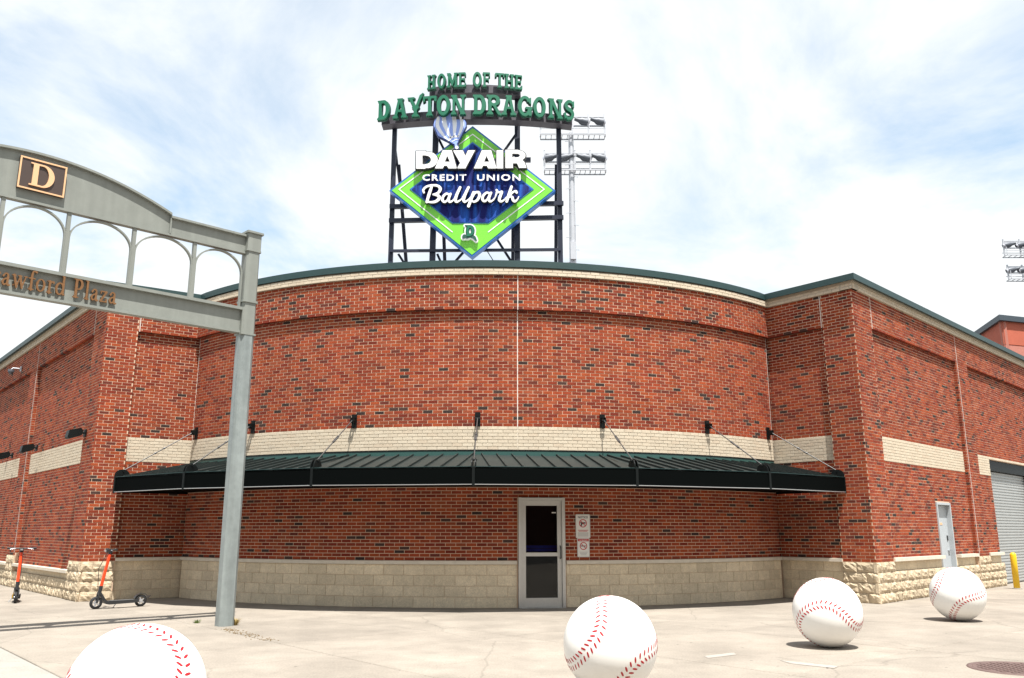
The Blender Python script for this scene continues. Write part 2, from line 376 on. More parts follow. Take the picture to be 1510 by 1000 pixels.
def text_mesh(name, txt, size, depth, off=0.0, space=1.0, xs=1.0, align='CENTER'):
    cu = bpy.data.curves.new(name, 'FONT'); cu.body = txt; cu.size = size; cu.extrude = depth / 2; cu.offset = off; cu.space_character = space; cu.align_x = align
    cu.resolution_u = 3
    me = curve_to_mesh(name, cu, depth)
    if xs != 1.0: me.transform(Matrix.Diagonal((xs, 1, 1, 1)))
    return me
def frame_mat(o, right, up):
    r = Vector(right).normalized(); u = Vector(up).normalized(); n = r.cross(u)
    m = Matrix.Identity(4)
    for i in range(3): m[i][0] = r[i]; m[i][1] = u[i]; m[i][2] = n[i]; m[i][3] = o[i]
    return m

# ------------------------------------------------------------------ plan of the building
AX = -0.69; CC = np.array([AX, 26.8]); RW = 9.8
RIN, ROUT = np.array([6.02, 19.68]), np.array([7.46, 17.95]); LIN, LOUT = np.array([-7.40, 19.68]), np.array([-9.12, 18.53])
def unit(v): v = np.array(v, float); return v / np.linalg.norm(v)
class Flat:                                                     # s along the wall, off outwards
    def __init__(self, P, d, n): self.P, self.d, self.n = np.array(P, float), unit(d), unit(n)
    def pt(self, s, off=0.0): return self.P + self.d * s + self.n * off
    def axes(self, s): return self.d, self.n
class Arc:
    def pt(self, s, off=0.0): a = s / RW; return CC + (RW + off) * np.array([sin(a), -cos(a)])
    def axes(self, s): a = s / RW; return np.array([cos(a), sin(a)]), np.array([sin(a), -cos(a)])
arc = Arc(); AE = radians(43.3) * RW
def face(P, Q, toward=(0, 0)):
    d = unit(Q - P); n = np.array([d[1], -d[0]])
    if n @ (np.array(toward) - P) < 0: n = -n
    return Flat(P, d, n)
ret_r = face(RIN, ROUT); ret_l = face(LIN, LOUT); RL = float(np.linalg.norm(ROUT - RIN))
side_r = face(ROUT, ROUT + np.array([1, 1.0]), (20, 5)); a_ = radians(49.3)
side_l = face(LOUT, LOUT + np.array([-cos(a_), sin(a_)]), (-20, 5))
CH = 0.06697; Z0 = .883; ZB0, ZB1 = Z0 + 31 * CH, Z0 + 39 * CH; ZF = Z0 + 75 * CH; ZC = Z0 + 86 * CH; ZC2 = ZC + 2 * CH; ZT = 6.95
BL = .2032; J = .0104; REC = .09

bld = thing('ballpark_building', 'red brick ballpark building with bowed entrance wall and cream stone bands', 'building', (AX, 26.8, 0))
def child(name, mb, m): return mb.build(name, m, bld, loc=(-AX, -26.8, 0))
BI = Matrix.Translation((-AX, -26.8, 0))

# ---- wall cores
def core(fr, s0, s1, z0, z1, off, m=None, name='wall', t=.4, trim0=0.0, trim1=0.0):
    n = max(1, int(abs(s1 - s0) / .25)) if isinstance(fr, Arc) else 1
    out = [fr.pt(s0 + (s1 - s0) * i / n, off) for i in range(n + 1)]
    inn = [fr.pt(s0 + trim0 + (s1 - s0 - trim0 - trim1) * i / n, off - t) for i in range(n + 1)]
    mb = MB()
    for i in range(n): mb.prism([out[i], out[i + 1], inn[i + 1], inn[i]] if not flip(fr) else [out[i + 1], out[i], inn[i], inn[i + 1]], z0, z1)
    return child(name, mb, m or M_mortar)
def flip(fr):
    d, n = fr.axes(0); return (d[0] * n[1] - d[1] * n[0]) > 0
DA0, DA1, DZ = radians(4.72) * RW, radians(10.16) * RW, 2.092    # entrance opening in the bowed wall
core(arc, -AE, DA0, -.05, ZF, 0); core(arc, DA1, AE, -.05, ZF, 0); core(arc, DA0, DA1, DZ, ZF, 0); core(arc, -AE, AE, ZF + .02, ZC, REC)
ret_r.ln, ret_l.ln = RL, float(np.linalg.norm(LOUT - LIN)); ret_r.ps, ret_l.ps = 1.51, 1.40   # length, start of the pier
for fr in (ret_r, ret_l):
    PS, RL = fr.ps, fr.ln
    core(fr, -.25, PS, -.05, ZF, -REC); core(fr, -.25, PS, ZF + .02, ZC, 0); core(fr, PS, RL, -.05, ZC, 0, trim1=.08)
SD0, SD1, SDZ = 4.0, 4.95, 2.13; RD0, RD1, RDZ = 8.55, 12.4, 3.42
FIELDS = [(.93, 6.40), (7.30, 13.6), (14.5, 20.0)]; SEND = 21.0
prev = 0.0
for fi, (a, b) in enumerate(FIELDS + [(SEND, SEND)]):
    for fr in (side_r, side_l): core(fr, prev, a, -.05, ZF, 0, trim0=.3 if prev == 0 else 0); 
    prev = b
for fr in (side_r, side_l):
    core(fr, 0, SEND, ZF + .02, ZC, 0, trim0=.3)
    for fi, (a, b) in enumerate(FIELDS):
        if fr is side_r and fi == 0: core(fr, a, SD0, -.05, ZF, -REC); core(fr, SD1, b, -.05, ZF, -REC); core(fr, SD0, SD1, SDZ, ZF, -REC)
        elif fr is side_r and fi == 1: core(fr, a, RD0, -.05, ZF, -REC); core(fr, RD1, b, -.05, ZF, -REC); core(fr, RD0, RD1, RDZ, ZF, -REC)
        else: core(fr, a, b, -.05, ZF, -REC)

# ---- bricks
bricks, creams = [], []
def lay(fr, s0, s1, za, zb, off, holes=(), cream=False, phase=0):
    """running bond between s0 and s1; holes = (s0, s1, z0, z1)"""
    k0 = round((za - Z0) / CH); k1 = round((zb - Z0) / CH); half = BL / 2
    for k in range(k0, k1):
        z = Z0 + (k + .5) * CH; spans = [(s0, s1)]
        for h in holes:
            if h[2] - 1e-6 < z < h[3] + 1e-6:
                ns = []
                for a, b in spans:
                    if h[1] <= a or h[0] >= b: ns.append((a, b)); continue
                    if h[0] > a: ns.append((a, h[0]))
                    if h[1] < b: ns.append((h[1], b))
                spans = ns
        st = (k % 2) * half
        for a, b in spans:
            i0 = math.floor((a - st) / BL)
            for i in range(i0, math.ceil((b - st) / BL) + 1):
                x0, x1 = max(a, st + i * BL), min(b, st + (i + 1) * BL)
                if x1 - x0 < .035: continue
                (creams if cream else bricks).append((fr, (x0 + x1) / 2, z, x1 - x0 - J, off))
BAND = lambda a, b: (a, b, ZB0, ZB1)
top = ZC
# bowed wall
dh = (DA0 - .01, DA1 + .01, 0, 2.10)
lay(arc, -AE, AE, Z0, ZF, 0, [BAND(-AE - 1, AE + 1), dh]); lay(arc, -AE, AE, ZF, ZC, REC)
lay(arc, -AE, AE, ZB0, ZB1, .005, (), True)
for fr in (ret_r, ret_l):
    PS, RL = fr.ps, fr.ln
    lay(fr, -.08, PS, Z0, ZF, -REC, [BAND(-1, PS + 1)]); lay(fr, -.04, PS, ZF, ZC, 0); lay(fr, PS - .005, RL + .007, Z0 - CH, ZC, 0)
    lay(fr, -.08, PS, ZB0, ZB1, -REC + .005, (), True)
for fr in (side_r, side_l):
    zlo = Z0 if fr is side_r else Z0 - 5 * CH
    prev = -.003
    for a, b in FIELDS:
        lay(fr, prev, a + .005, Z0 - CH, ZC, 0); prev = b - .005
        hs = [BAND(a - 1, b + 1)]
        if fr is side_r: hs += [(SD0, SD1, 0, SDZ), (RD0, RD1, 0, RDZ)]
        lay(fr, a, b, zlo, ZF, -REC, hs); lay(fr, a, b, ZF, ZC, 0)
        hs2 = [(RD0, RD1, 0, RDZ)] if fr is side_r else []
        lay(fr, a, b, ZB0, ZB1, -REC + .005, hs2, True)
    lay(fr, prev, SEND, Z0 - CH, ZC, 0)
def reveal(fr, s, z0, z1, sgn):                                  # brick cheek where a pier steps out of the field
    lay(Flat(fr.pt(s, -REC), fr.n, fr.d * sgn), 0, REC + .004, z0, z1, 0)
for fr in (ret_r, ret_l): reveal(fr, fr.ps, Z0, ZF, -1)
for fr in (side_r, side_l):
    for a, b in FIELDS[:2]: reveal(fr, a, Z0, ZF, 1); reveal(fr, b, Z0, ZF, -1)
CO = .03
def outline_pts(off):
    pts = [side_l.pt(SEND), LOUT, LIN] + [arc.pt(-AE + (2 * AE) * i / 40) for i in range(1, 40)] + [RIN, ROUT, side_r.pt(SEND)]
    pts = [np.array(p) for p in pts]; out = []
    for i, p in enumerate(pts):
        ns = []
        for a, b in ((i - 1, i), (i, i + 1)):
            if a >= 0 and b < len(pts): d = unit(pts[b] - pts[a]); ns.append(np.array([d[1], -d[0]]))
        m = unit(sum(ns)); out.append(p + m * off / max(.3, m @ ns[0]))
    return out
# cream brick frieze under the coping
fz = .05
for fr, a, b, o in ((side_l, -.05, SEND, fz), (ret_l, 0, ret_l.ln + .05, fz), (arc, -AE, AE, REC + fz), (ret_r, 0, ret_r.ln + .05, fz), (side_r, -.04, SEND, fz)):
    lay(fr, a, b, ZC, ZC2, o, (), True)
def sweep(off0, off1, z0, z1, m, name):
    A, B = outline_pts(off0), outline_pts(off1); mb = MB()
    for i in range(len(A) - 1): mb.prism([A[i], A[i + 1], B[i + 1], B[i]][::-1], z0, z1)
    return child(name, mb, m)
# tints
def tint_red():
    r = random.random()
    if r < .08: b = random.choice([(.062, .034, .028), (.09, .046, .038), (.042, .026, .023)])
    elif r < .20: b = random.choice([(.13, .030, .020), (.165, .025, .013)])
    else: b = random.choice([(.255, .045, .018), (.28, .052, .019), (.22, .037, .017), (.265, .060, .026), (.205, .040, .020), (.30, .060, .020)])
    k = random.uniform(.9, 1.1); return tuple(min(1, c * k) for c in b)
def tint_cream():
    k = random.uniform(.93, 1.06); b = random.choice([(.55, .47, .36), (.56, .485, .375), (.54, .45, .34)]); return tuple(c * k for c in b)
RT = [tint_red() for _ in range(60)]; CT = [tint_cream() for _ in range(12)]
PROUD, DEEP = .0035, .085
def brick_verts(ln, h=CH - J):
    x, z = ln / 2, h / 2; e = .002
    return [(-x, -DEEP, -z), (x, -DEEP, -z), (x, -DEEP, z), (-x, -DEEP, z), (-x, PROUD - e, -z), (x, PROUD - e, -z), (x, PROUD - e, z), (-x, PROUD - e, z),
            (-x + e, PROUD, -z + e), (x - e, PROUD, -z + e), (x - e, PROUD, z - e), (-x + e, PROUD, z - e)]
# local y = outwards; wound for an outward right-handed frame (d, n, z) with d x n = -z handled below
BF = [(8, 9, 10, 11), (4, 5, 9, 8), (5, 6, 10, 9), (6, 7, 11, 10), (7, 4, 8, 11), (0, 1, 5, 4), (1, 2, 6, 5), (2, 3, 7, 6), (3, 0, 4, 7)]
def with_tint(me, col):
    a = me.color_attributes.new('tint', 'FLOAT_COLOR', 'POINT'); a.data.foreach_set('color', np.tile((*col, 1), len(me.vertices)).astype(np.float32)); return me
def shared_brick(name, ln, col, m):
    me = bpy.data.meshes.new(name); me.from_pydata(brick_verts(ln), [], [f[::-1] for f in BF]); me.update(); with_tint(me, col); me.materials.append(m); return me
def place_bricks(items, tints, name, stuff, m, n_single):
    full = BL - J; sc = []
    for i, (fr, s, z, ln, off) in enumerate(items):
        if abs(ln - full) > 1e-4: continue
        p = fr.pt(s, off); d, n = fr.axes(s)
        u, v = proj((p[0], p[1], z))
        if not (5 < u < 1505) or (z < 3.05 and z > 2.05 and 160 < u < 1250) or (318 < u < 385 and v > 340): continue
        ua, va = proj((*(p - d * ln / 2), z)); ub, vb = proj((*(p + d * ln / 2), z)); uc, vc = proj((*p, z + CH / 2)); ue, ve = proj((*p, z - CH / 2))
        sc.append((-abs((ub - ua) * (vc - ve) - (vb - va) * (uc - ue)), i))
    sc.sort(); single = {i for _, i in sc[:n_single]}
    meshes = [shared_brick(name, full, c, m) for c in tints]
    V, Fc, Cl = [], [], []
    bv0 = np.array(brick_verts(1.0)); 
    for i, (fr, s, z, ln, off) in enumerate(items):
        p = fr.pt(s, off); d, n = fr.axes(s); ci = random.randrange(len(tints))
        if i in single:
            M = Matrix(((-n[1], n[0], 0, p[0]), (n[0], n[1], 0, p[1]), (0, 0, 1, z), (0, 0, 0, 1)))
            xd = np.array([n[1], -n[0]])                            # right-handed: x = n x z
            M = Matrix(((xd[0], n[0], 0, p[0]), (xd[1], n[1], 0, p[1]), (0, 0, 1, z), (0, 0, 0, 1)))
            link(name, meshes[ci], bld, matrix=BI @ M)
        else:
            xd = np.array([n[1], -n[0]]); bv = np.array(brick_verts(ln)); j = random.uniform(-.0015, .0015)
            q = np.empty((12, 3)); q[:, :2] = p + bv[:, :1] * xd + (bv[:, 1:2] + j) * n; q[:, 2] = bv[:, 2] + z
            b = 12 * len(V); V.append(q); Fc += [tuple(b + k for k in f[::-1]) for f in BF]; Cl.append(np.tile((*tints[ci], 1), (12, 1)))
    me = bpy.data.meshes.new(stuff); me.from_pydata(np.concatenate(V).tolist(), [], Fc); me.update()
    a = me.color_attributes.new('tint', 'FLOAT_COLOR', 'POINT'); a.data.foreach_set('color', np.concatenate(Cl).astype(np.float32).ravel())
    o = link(stuff, me, bld, m, matrix=BI); o['kind'] = 'stuff'
place_bricks(bricks, RT, 'brick', 'brickwork', M_brick, 300)
place_bricks(creams, CT, 'cream_brick', 'cream_brickwork', M_cream, 300)
# cream backing behind cream bricks
def backing(fr, a, b, off): core(fr, a, b, ZB0, ZB1, off + .002, M_creamm, 'band_backing', .05)
backing(arc, -AE, AE, 0)
for fr in (ret_r, ret_l): backing(fr, -.08, fr.ps, -REC)
for fr in (side_r, side_l):
    for i, (a, b) in enumerate(FIELDS):
        if fr is side_r and i == 1: backing(fr, a, RD0, -REC); backing(fr, RD1, b, -REC)
        else: backing(fr, a, b, -REC)
# frieze backing, coping, roof
sw = []
A, B = outline_pts(fz), outline_pts(-.3)
for fr, a, b, o in ((side_l, -.04, SEND, fz), (ret_l, 0, ret_l.ln + .045, fz), (arc, -AE, AE, REC + fz), (ret_r, 0, ret_r.ln + .045, fz), (side_r, -.035, SEND, fz)):
    core(fr, a, b, ZC + .002, ZC2 - .002, o - .002, M_creamm, 'frieze_backing', .3)
PO = .15; ZK = 6.825
sweep(.075, -.35, ZC2 + .001, ZK - .001, M_creamm, 'cornice_fillet'); sweep(PO, -.36, ZK, ZT, M_coping, 'coping'); sweep(PO + .012, PO - .02, ZK - .02, ZK + .012, M_coping, 'drip_edge')
rp = outline_pts(-.2); mb = MB(); mb.prism([tuple(p) for p in rp] , 6.3, 6.42); child('roof', mb, M_roof)

# ---- stone base
def stone(name, fr, s0, s1, z0, z1, off, m, rough=0.0, cache={}):
    ln = s1 - s0 - .007; h = z1 - z0 - .007; var = random.randrange(5) if rough else 0
    key = (name, round(ln, 3), round(h, 3), rough, var)
    if key not in cache:
        x, z = ln / 2, h / 2
        if rough:
            nx, nz = max(4, int(ln / .055)), 4; r_ = np.random.default_rng(var + int(ln * 1000)); vs, fs = [], []
            for j in range(nz + 1):
                for i in range(nx + 1):
                    e = i in (0, nx) or j in (0, nz); q = (.35 + .65 * r_.uniform() ** 1.5) * rough * (.9 if not e else .22 * r_.uniform()); jx, jz = ((0, 0) if e else (r_.uniform(-.42, .42) * ln / nx, r_.uniform(-.42, .42) * h / nz))
                    vs.append((-x + ln * i / nx + jx, q, -z + h * j / nz + jz))
            for j in range(nz):
                for i in range(nx):
                    a = j * (nx + 1) + i; fs.append((a, a + nx + 1, a + nx + 2, a + 1)[::-1])
            b = len(vs); vs += [(-x, -.06, -z), (x, -.06, -z), (x, -.06, z), (-x, -.06, z)]
            c = [0, nx, (nx + 1) * (nz + 1) - 1, (nx + 1) * nz]
            fs += [(b, b + 1, c[1], c[0]), (b + 1, b + 2, c[2], c[1]), (b + 2, b + 3, c[3], c[2]), (b + 3, b, c[0], c[3])]
            me = bpy.data.meshes.new(name); me.from_pydata(vs, [], [f[::-1] for f in fs]); me.update()
        else:
            e = .006
            vs = [(-x, -.05, -z), (x, -.05, -z), (x, -.05, z), (-x, -.05, z), (-x, .002, -z), (x, .002, -z), (x, .002, z), (-x, .002, z), (-x + e, .005, -z + e), (x - e, .005, -z + e), (x - e, .005, z - e), (-x + e, .005, z - e)]
            me = bpy.data.meshes.new(name); me.from_pydata(vs, [], [f[::-1] for f in BF]); me.update()
        me.materials.append(m); cache[key] = me
    s = (s0 + s1) / 2; p = fr.pt(s, off); d, n = fr.axes(s); xd = np.array([n[1], -n[0]])
    M = Matrix(((xd[0], n[0], 0, p[0]), (xd[1], n[1], 0, p[1]), (0, 0, 1, (z0 + z1) / 2), (0, 0, 0, 1)))
    return link(name, cache[key], bld, matrix=BI @ M)
def course(name, fr, s0, s1, z0, z1, off, m, ln, shift, rough=0.0, hole=None):
    spans = [(s0, s1)] if not hole else [(s0, hole[0]), (hole[1], s1)]
    for a, b in spans:
        x = math.floor((a - shift) / ln) * ln + shift
        while x < b - 1e-6:
            p, q = max(a, x), min(b, x + ln)
            if q - p > .05: stone(name, fr, p, q, z0, z1, off, m, rough)
            x += ln
SH = .2032
for r in range(4):
    z0, z1 = r * SH, (r + 1) * SH; sh = (r % 2) * .2032
    course('stone_block', arc, -AE, AE, z0, z1, .004, M_stone, .4064, sh, 0, (DA0 - .02, DA1 + .02))
    for fr in (ret_r, ret_l):
        course('stone_block', fr, 0, fr.ps, z0, z1, -REC + .004, M_stone, .4064, sh)
        course('rough_stone', fr, fr.ps, fr.ln + .03, z0, z1, .01, M_rough, .4064, sh, .045)
    for fr in (side_r, side_l):
        prev = -.03
        for a, b in FIELDS[:2] + [(SEND, SEND)]:
            course('rough_stone', fr, prev, a, z0, z1, .012, M_rough, .4064, sh, .045); prev = b
        for a, b in FIELDS[:2]:
            top_ = 3 if fr is side_r else 2
            hole = ((SD0 - .02, SD1 + .02) if a < 2 else (RD0, RD1)) if fr is side_r else None
            if r < top_: course('rough_stone', fr, a, b, z0, z1, -.01, M_rough, .4064, sh, .045, hole)
            elif fr is side_r and r == 3: course('stone_block', fr, a, b, z0, z1, -REC + .004, M_stone, .6, 0, 0, hole)
def ledge(fr, a, b, z0, z1, off): core(fr, a, b, z0, z1, off, M_cap, 'cap_ledge', .15)
ledge(arc, -AE, DA0 - .02, 4 * SH, Z0 - .004, .05); ledge(arc, DA1 + .02, AE, 4 * SH, Z0 - .004, .05)
for fr in (ret_r, ret_l): ledge(fr, 0, fr.ps + .005, 4 * SH, Z0 - .004, .02)
ledge(side_r, .93, SD0 - .05, 4 * SH, Z0 + .004, .03); ledge(side_r, SD1 + .1, 6.40, 4 * SH, Z0 + .004, .03); ledge(side_r, 7.3, RD0 - .03, 4 * SH, Z0 + .004, .03)
for a, b in FIELDS[:2]:
    ledge(side_l, a, b, .545, .61, .05); 
    for q in range(int((b - a) / .6)): stone('stone_block', side_l, a + q * .6, min(b, a + (q + 1) * .6), 2 * SH, .54, -REC + .004, M_stone)
# ---- expansion joints
def joint(fr, s, z0, z1, off, m=M_caulk, w=.016): core(fr, s - w / 2, s + w / 2, z0, z1, off + .007, m, 'expansion_joint', .02)
js = radians(4.69) * RW
joint(arc, js, ZB1, ZF, 0); joint(arc, js, ZF, ZC, REC); joint(arc, js, 3.06, ZB1, 0)
for fr in (ret_r, ret_l): joint(fr, fr.ps - .03, ZF, ZC, 0)
joint(arc, AE - .02, 3.1, ZF, 0, w=.008); joint(arc, -AE + .02, 3.1, ZF, 0, w=.008)
for fr in (side_r, side_l): joint(fr, 6.50, Z0, ZC, 0, w=.018); joint(fr, .96, ZF, ZC, 0)

# ---- entrance door
am = (DA0 + DA1) / 2; dx_, n_ = arc.axes(am); pd = arc.pt(am, 0); DW = DA1 - DA0
door = thing('entrance_door'); door.parent = bld
rgt = Vector((dx_[0], dx_[1], 0)); nrm = Vector((n_[0], n_[1], 0))
door.matrix_local = BI @ Matrix(((rgt.x, nrm.x, 0, pd[0]), (rgt.y, nrm.y, 0, pd[1]), (0, 0, -0 + 1, 0), (0, 0, 0, 1)))
tag(door, 'narrow aluminium framed glass door')
for k in ('category',): pass
# local: x right, y out, z up (left-handed frame avoided by using y = -out)
door.matrix_local = BI @ Matrix(((rgt.x, -nrm.x, 0, pd[0]), (rgt.y, -nrm.y, 0, pd[1]), (0, 0, 1, 0), (0, 0, 0, 1)))
h = DW / 2 - .004
def dpart(name, boxes, m):
    mb = MB()
    for c, s in boxes: mb.box(c, s)
    return mb.build(name, m, door)
dpart('frame', [((-h + .03, 0, DZ / 2), (.06, .13, DZ - .004)), ((h - .03, 0, DZ / 2), (.06, .13, DZ - .004)), ((0, .001, DZ - .035), (2 * h - .12, .128, .06))], M_alu)
hl = h - .064
leaf_z0, leaf_z1 = .012, DZ - .068; st_ = .085
dpart('stile', [((-hl + st_ / 2, .01, (leaf_z0 + leaf_z1) / 2), (st_, .05, leaf_z1 - leaf_z0))], M_alu)
dpart('stile', [((hl - st_ / 2, .01, (leaf_z0 + leaf_z1) / 2), (st_, .05, leaf_z1 - leaf_z0))], M_alu)
iw = 2 * (hl - st_)
dpart('rail', [((0, .01, leaf_z1 - .045), (iw - .002, .048, .09))], M_alu); dpart('rail', [((0, .01, .10), (iw - .002, .048, .17))], M_alu); dpart('rail', [((0, .006, 1.0), (iw - .002, .05, .07))], M_alu)
dpart('glass_pane', [((0, .02, (.185 + .965) / 2), (iw, .008, .78))], M_glass); dpart('glass_pane', [((0, .02, (1.035 + leaf_z1 - .09) / 2), (iw, .008, leaf_z1 - .09 - 1.035))], M_glass)
mbh = MB(); mbh.tube([(hl - .03, -.02, .92), (hl - .03, -.075, .94), (hl - .03, -.075, 1.14), (hl - .03, -.02, 1.16)], .011, 8); mbh.build('pull_handle', M_blkp, door)
dpart('threshold', [((0, -.01, .006), (2 * h - .13, .16, .011))], M_alu)
dpart('sticker', [((iw / 2 - .06, .014, 1.80), (.085, .003, .022))], M_sign); dpart('door_closer', [((-.08, .06, leaf_z1 - .06), (.22, .06, .05))], M_alu)
# the unlit lobby behind the glass
mb = MB(); mb.box((0, .16 + 1.2, 1.2), (2.4, .02, 2.6)); mb.box((-1.2, .8, 1.2), (.02, 1.2, 2.6)); mb.box((1.2, .8, 1.2), (.02, 1.2, 2.6)); mb.box((0, .8, 2.5), (2.4, 1.2, .02)); mb.box((0, .8, -.06), (2.4, 1.2, .02))
mb.build('lobby', M_dark, door)
mb = MB()
for i in range(10):                                              # bowed blue bars just inside, guessed from a blue streak in the glass
    x0_, x1_ = -.42 + .084 * i, -.42 + .084 * (i + 1); bow = lambda x: .30 + .35 * x * x
    for z0_, z1_ in ((1.05, 1.105), (1.115, 1.165)): mb.prism([(x0_, bow(x0_)), (x1_, bow(x1_)), (x1_, bow(x1_) + .12), (x0_, bow(x0_) + .12)], z0_, z1_)
mb.build('blue_bar', mat('blue vinyl', (.02, .05, .75), .25), door)
mb = MB(); mb.box((0, .75, -.04), (2.3, 1.1, .03)); mb.build('floor_mat', mat('brown mat', (.22, .16, .10), .9, noise=.2, nscale=8), door)

# ---- service door and roller door on the right flank
def side_part(name, fr, s, off, z, size, m, parent=bld):
    p = fr.pt(s, off); d, n = fr.axes(s); mb = MB(); mb.box((p[0], p[1], z), size, ((d[0], d[1], 0), (n[0], n[1], 0), (0, 0, 1)))
    return mb.build(name, m, parent, matrix=BI)
sdm = (SD0 + SD1) / 2
sdoor = thing('service_door'); sdoor.parent = bld; sdoor['label'] = 'plain grey steel service door with lever handle'; 
sdoor.matrix_local = Matrix.Identity(4)
side_part('door_leaf', side_r, sdm, -.19, 1.04, (.83, .045, 2.05), M_sgrey, sdoor)
for q in (SD0 + .03, SD1 - .03): side_part('jamb', side_r, q, -.13, SDZ / 2, (.055, .14, SDZ - .002), M_sgrey, sdoor)
side_part('door_head', side_r, sdm, -.131, SDZ - .03, (SD1 - SD0 - .118, .138, .055), M_sgrey, sdoor)
side_part('lock_plate', side_r, SD1 - .17, -.162, 1.28, (.07, .02, .12), M_blkp, sdoor); side_part('lever_handle', side_r, SD1 - .17, -.15, .98, (.13, .04, .03), M_silver, sdoor)
side_part('number_plate', side_r, SD0 + .42, -.164, 1.62, (.22, .006, .05), M_tan, sdoor)
rdm = (RD0 + RD1) / 2
rdoor = thing('roller_door'); rdoor.parent = bld; rdoor.matrix_local = Matrix.Identity(4); rdoor['label'] = 'closed corrugated steel roller door'
ns_ = 42; slz = RDZ / ns_
d, n = side_r.axes(0); mb = MB()
sec = [(0, 0), (.0, .018), (.022, .03), (.022, slz - .012), (0, slz - .004), (0, slz - .001)]
for i in range(len(sec) - 1):
    (o0, z0), (o1, z1) = sec[i], sec[i + 1]
    A_ = [-(RD1 - RD0) / 2 + .06, (RD1 - RD0) / 2 - .06]
    vs = [(A_[0], o0, z0), (A_[1], o0, z0), (A_[1], o1, z1), (A_[0], o1, z1)]; mb.add(vs, [(0, 3, 2, 1)])
slat_me = mb.mesh('slat'); slat_me.materials.append(M_slat)
for k in range(ns_ - 4):
    p = side_r.pt(rdm, -.26); link("slat", slat_me, rdoor, matrix=BI @ Matrix(((-d[0], n[0], 0, p[0]), (-d[1], n[1], 0, p[1]), (0, 0, 1, .02 + k * slz), (0, 0, 0, 1))))
side_part('hood', side_r, rdm, -.24, RDZ - .15, (RD1 - RD0 - .12, .2, .30), M_steelb, rdoor)
for q in (RD0 + .03, RD1 - .03): side_part('guide_rail', side_r, q, -.2, RDZ / 2, (.058, .16, RDZ - .004), M_steelb, rdoor)
side_part('back_panel', side_r, rdm, -.36, RDZ / 2, (RD1 - RD0 - .01, .03, RDZ), M_dark, rdoor)

# ------------------------------------------------------------------ canopy
can = thing('entrance_canopy', 'dark green standing seam metal canopy hung on rods over the bowed entrance', 'canopy', (AX, 26.8, 0))
CI = Matrix.Translation((-AX, -26.8, 0))
ANG = [-42.7, -30, -15, 0, 15, 30, 42.8]; RF = RW + 1.70; ZCF, ZCB, ZCW = 2.555, 2.265, 2.95
def pol(a, R): a = radians(a); return np.array([AX + R * sin(a), 26.8 - R * cos(a)])
def clip_poly(poly, p, n):                                      # keep (x - p).n >= 0
    out = []
    for i in range(len(poly)):
        a, b = poly[i - 1], poly[i]; da, db = (a - p) @ n, (b - p) @ n
        if (da >= 0) != (db >= 0): out.append(a + (b - a) * (da / (da - db)))
        if db >= 0: out.append(b)
    return out
for i in range(6):
    F0, F1 = pol(ANG[i], RF), pol(ANG[i + 1], RF); B0, B1 = pol(ANG[i], RW - .05), pol(ANG[i + 1], RW - .05)
    if i == 0: B0 = np.array(LIN) + (LIN - LOUT) * 0; F0 = F0
    if i == 5: B1 = np.array(RIN)
    t = unit(F1 - F0); inw = np.array([-t[1], t[0]]); inw = inw if inw @ (CC - F0) > 0 else -inw
    ln = np.linalg.norm(F1 - F0); dep = (B0 + B1) / 2 - (F0 + F1) / 2; D = dep @ inw
    zf = lambda p: ZCF + (ZCW - ZCF) * min(1.15, max(0, ((p - F0) @ inw) / D))
    npan = max(1, round(ln / .30)); lo = min(0, (B0 - F0) @ t); hi = max(ln, (B1 - F0) @ t); w = ln / npan
    k = math.floor(lo / w)
    while k * w < hi:
        strip = clip_poly(clip_poly([F0, F1, B1, B0], F0 + t * k * w, t), F0 + t * (k + 1) * w, -t)
        if len(strip) >= 3:
            if sum(strip[j - 1][0] * strip[j][1] - strip[j][0] * strip[j - 1][1] for j in range(len(strip))) < 0: strip = strip[::-1]
            mb = MB(); zz = [zf(p) for p in strip]; mb.prism(strip, [z - .012 for z in zz], zz)
            rib = clip_poly(clip_poly([F0, F1, B1, B0], F0 + t * (k * w - .009), t), F0 + t * (k * w + .009), -t)
            if len(rib) >= 3:
                if sum(rib[j - 1][0] * rib[j][1] - rib[j][0] * rib[j - 1][1] for j in range(len(rib))) < 0: rib = rib[::-1]
                zz = [zf(p) for p in rib]; mb.prism(rib, [z - .004 for z in zz], [z + .04 for z in zz])
            mb.build('roof_panel', M_canopy, can, matrix=CI)
        k += 1
    # fascia with a bright drip lip, soffit
    mb = MB(); a, b = F0 - inw * .0, F1 - inw * .0; q = .006
    mb.prism([a + t * q, b - t * q, b - t * q + inw * .05, a + t * q + inw * .05], ZCB, ZCF + .012); mb.build('fascia', M_fascia, can, matrix=CI)
    mb = MB(); mb.prism([a + t * q - inw * .015, b - t * q - inw * .015, b - t * q + inw * .06, a + t * q + inw * .06], ZCB - .014, ZCB - .002); mb.build('drip_lip', M_lip, can, matrix=CI)
    mb = MB(); mb.prism([a + t * q - inw * .012, b - t * q - inw * .012, b - t * q + inw * .03, a + t * q + inw * .03], ZCF + .013, ZCF + .022); mb.build('eave_trim', M_coping, can, matrix=CI)
    so = [F0 + inw * .06, F1 + inw * .06, B1, B0]
    mb = MB(); mb.prism(so, ZCB + .03, ZCB + .045); mb.build('soffit', M_fascia, can, matrix=CI)
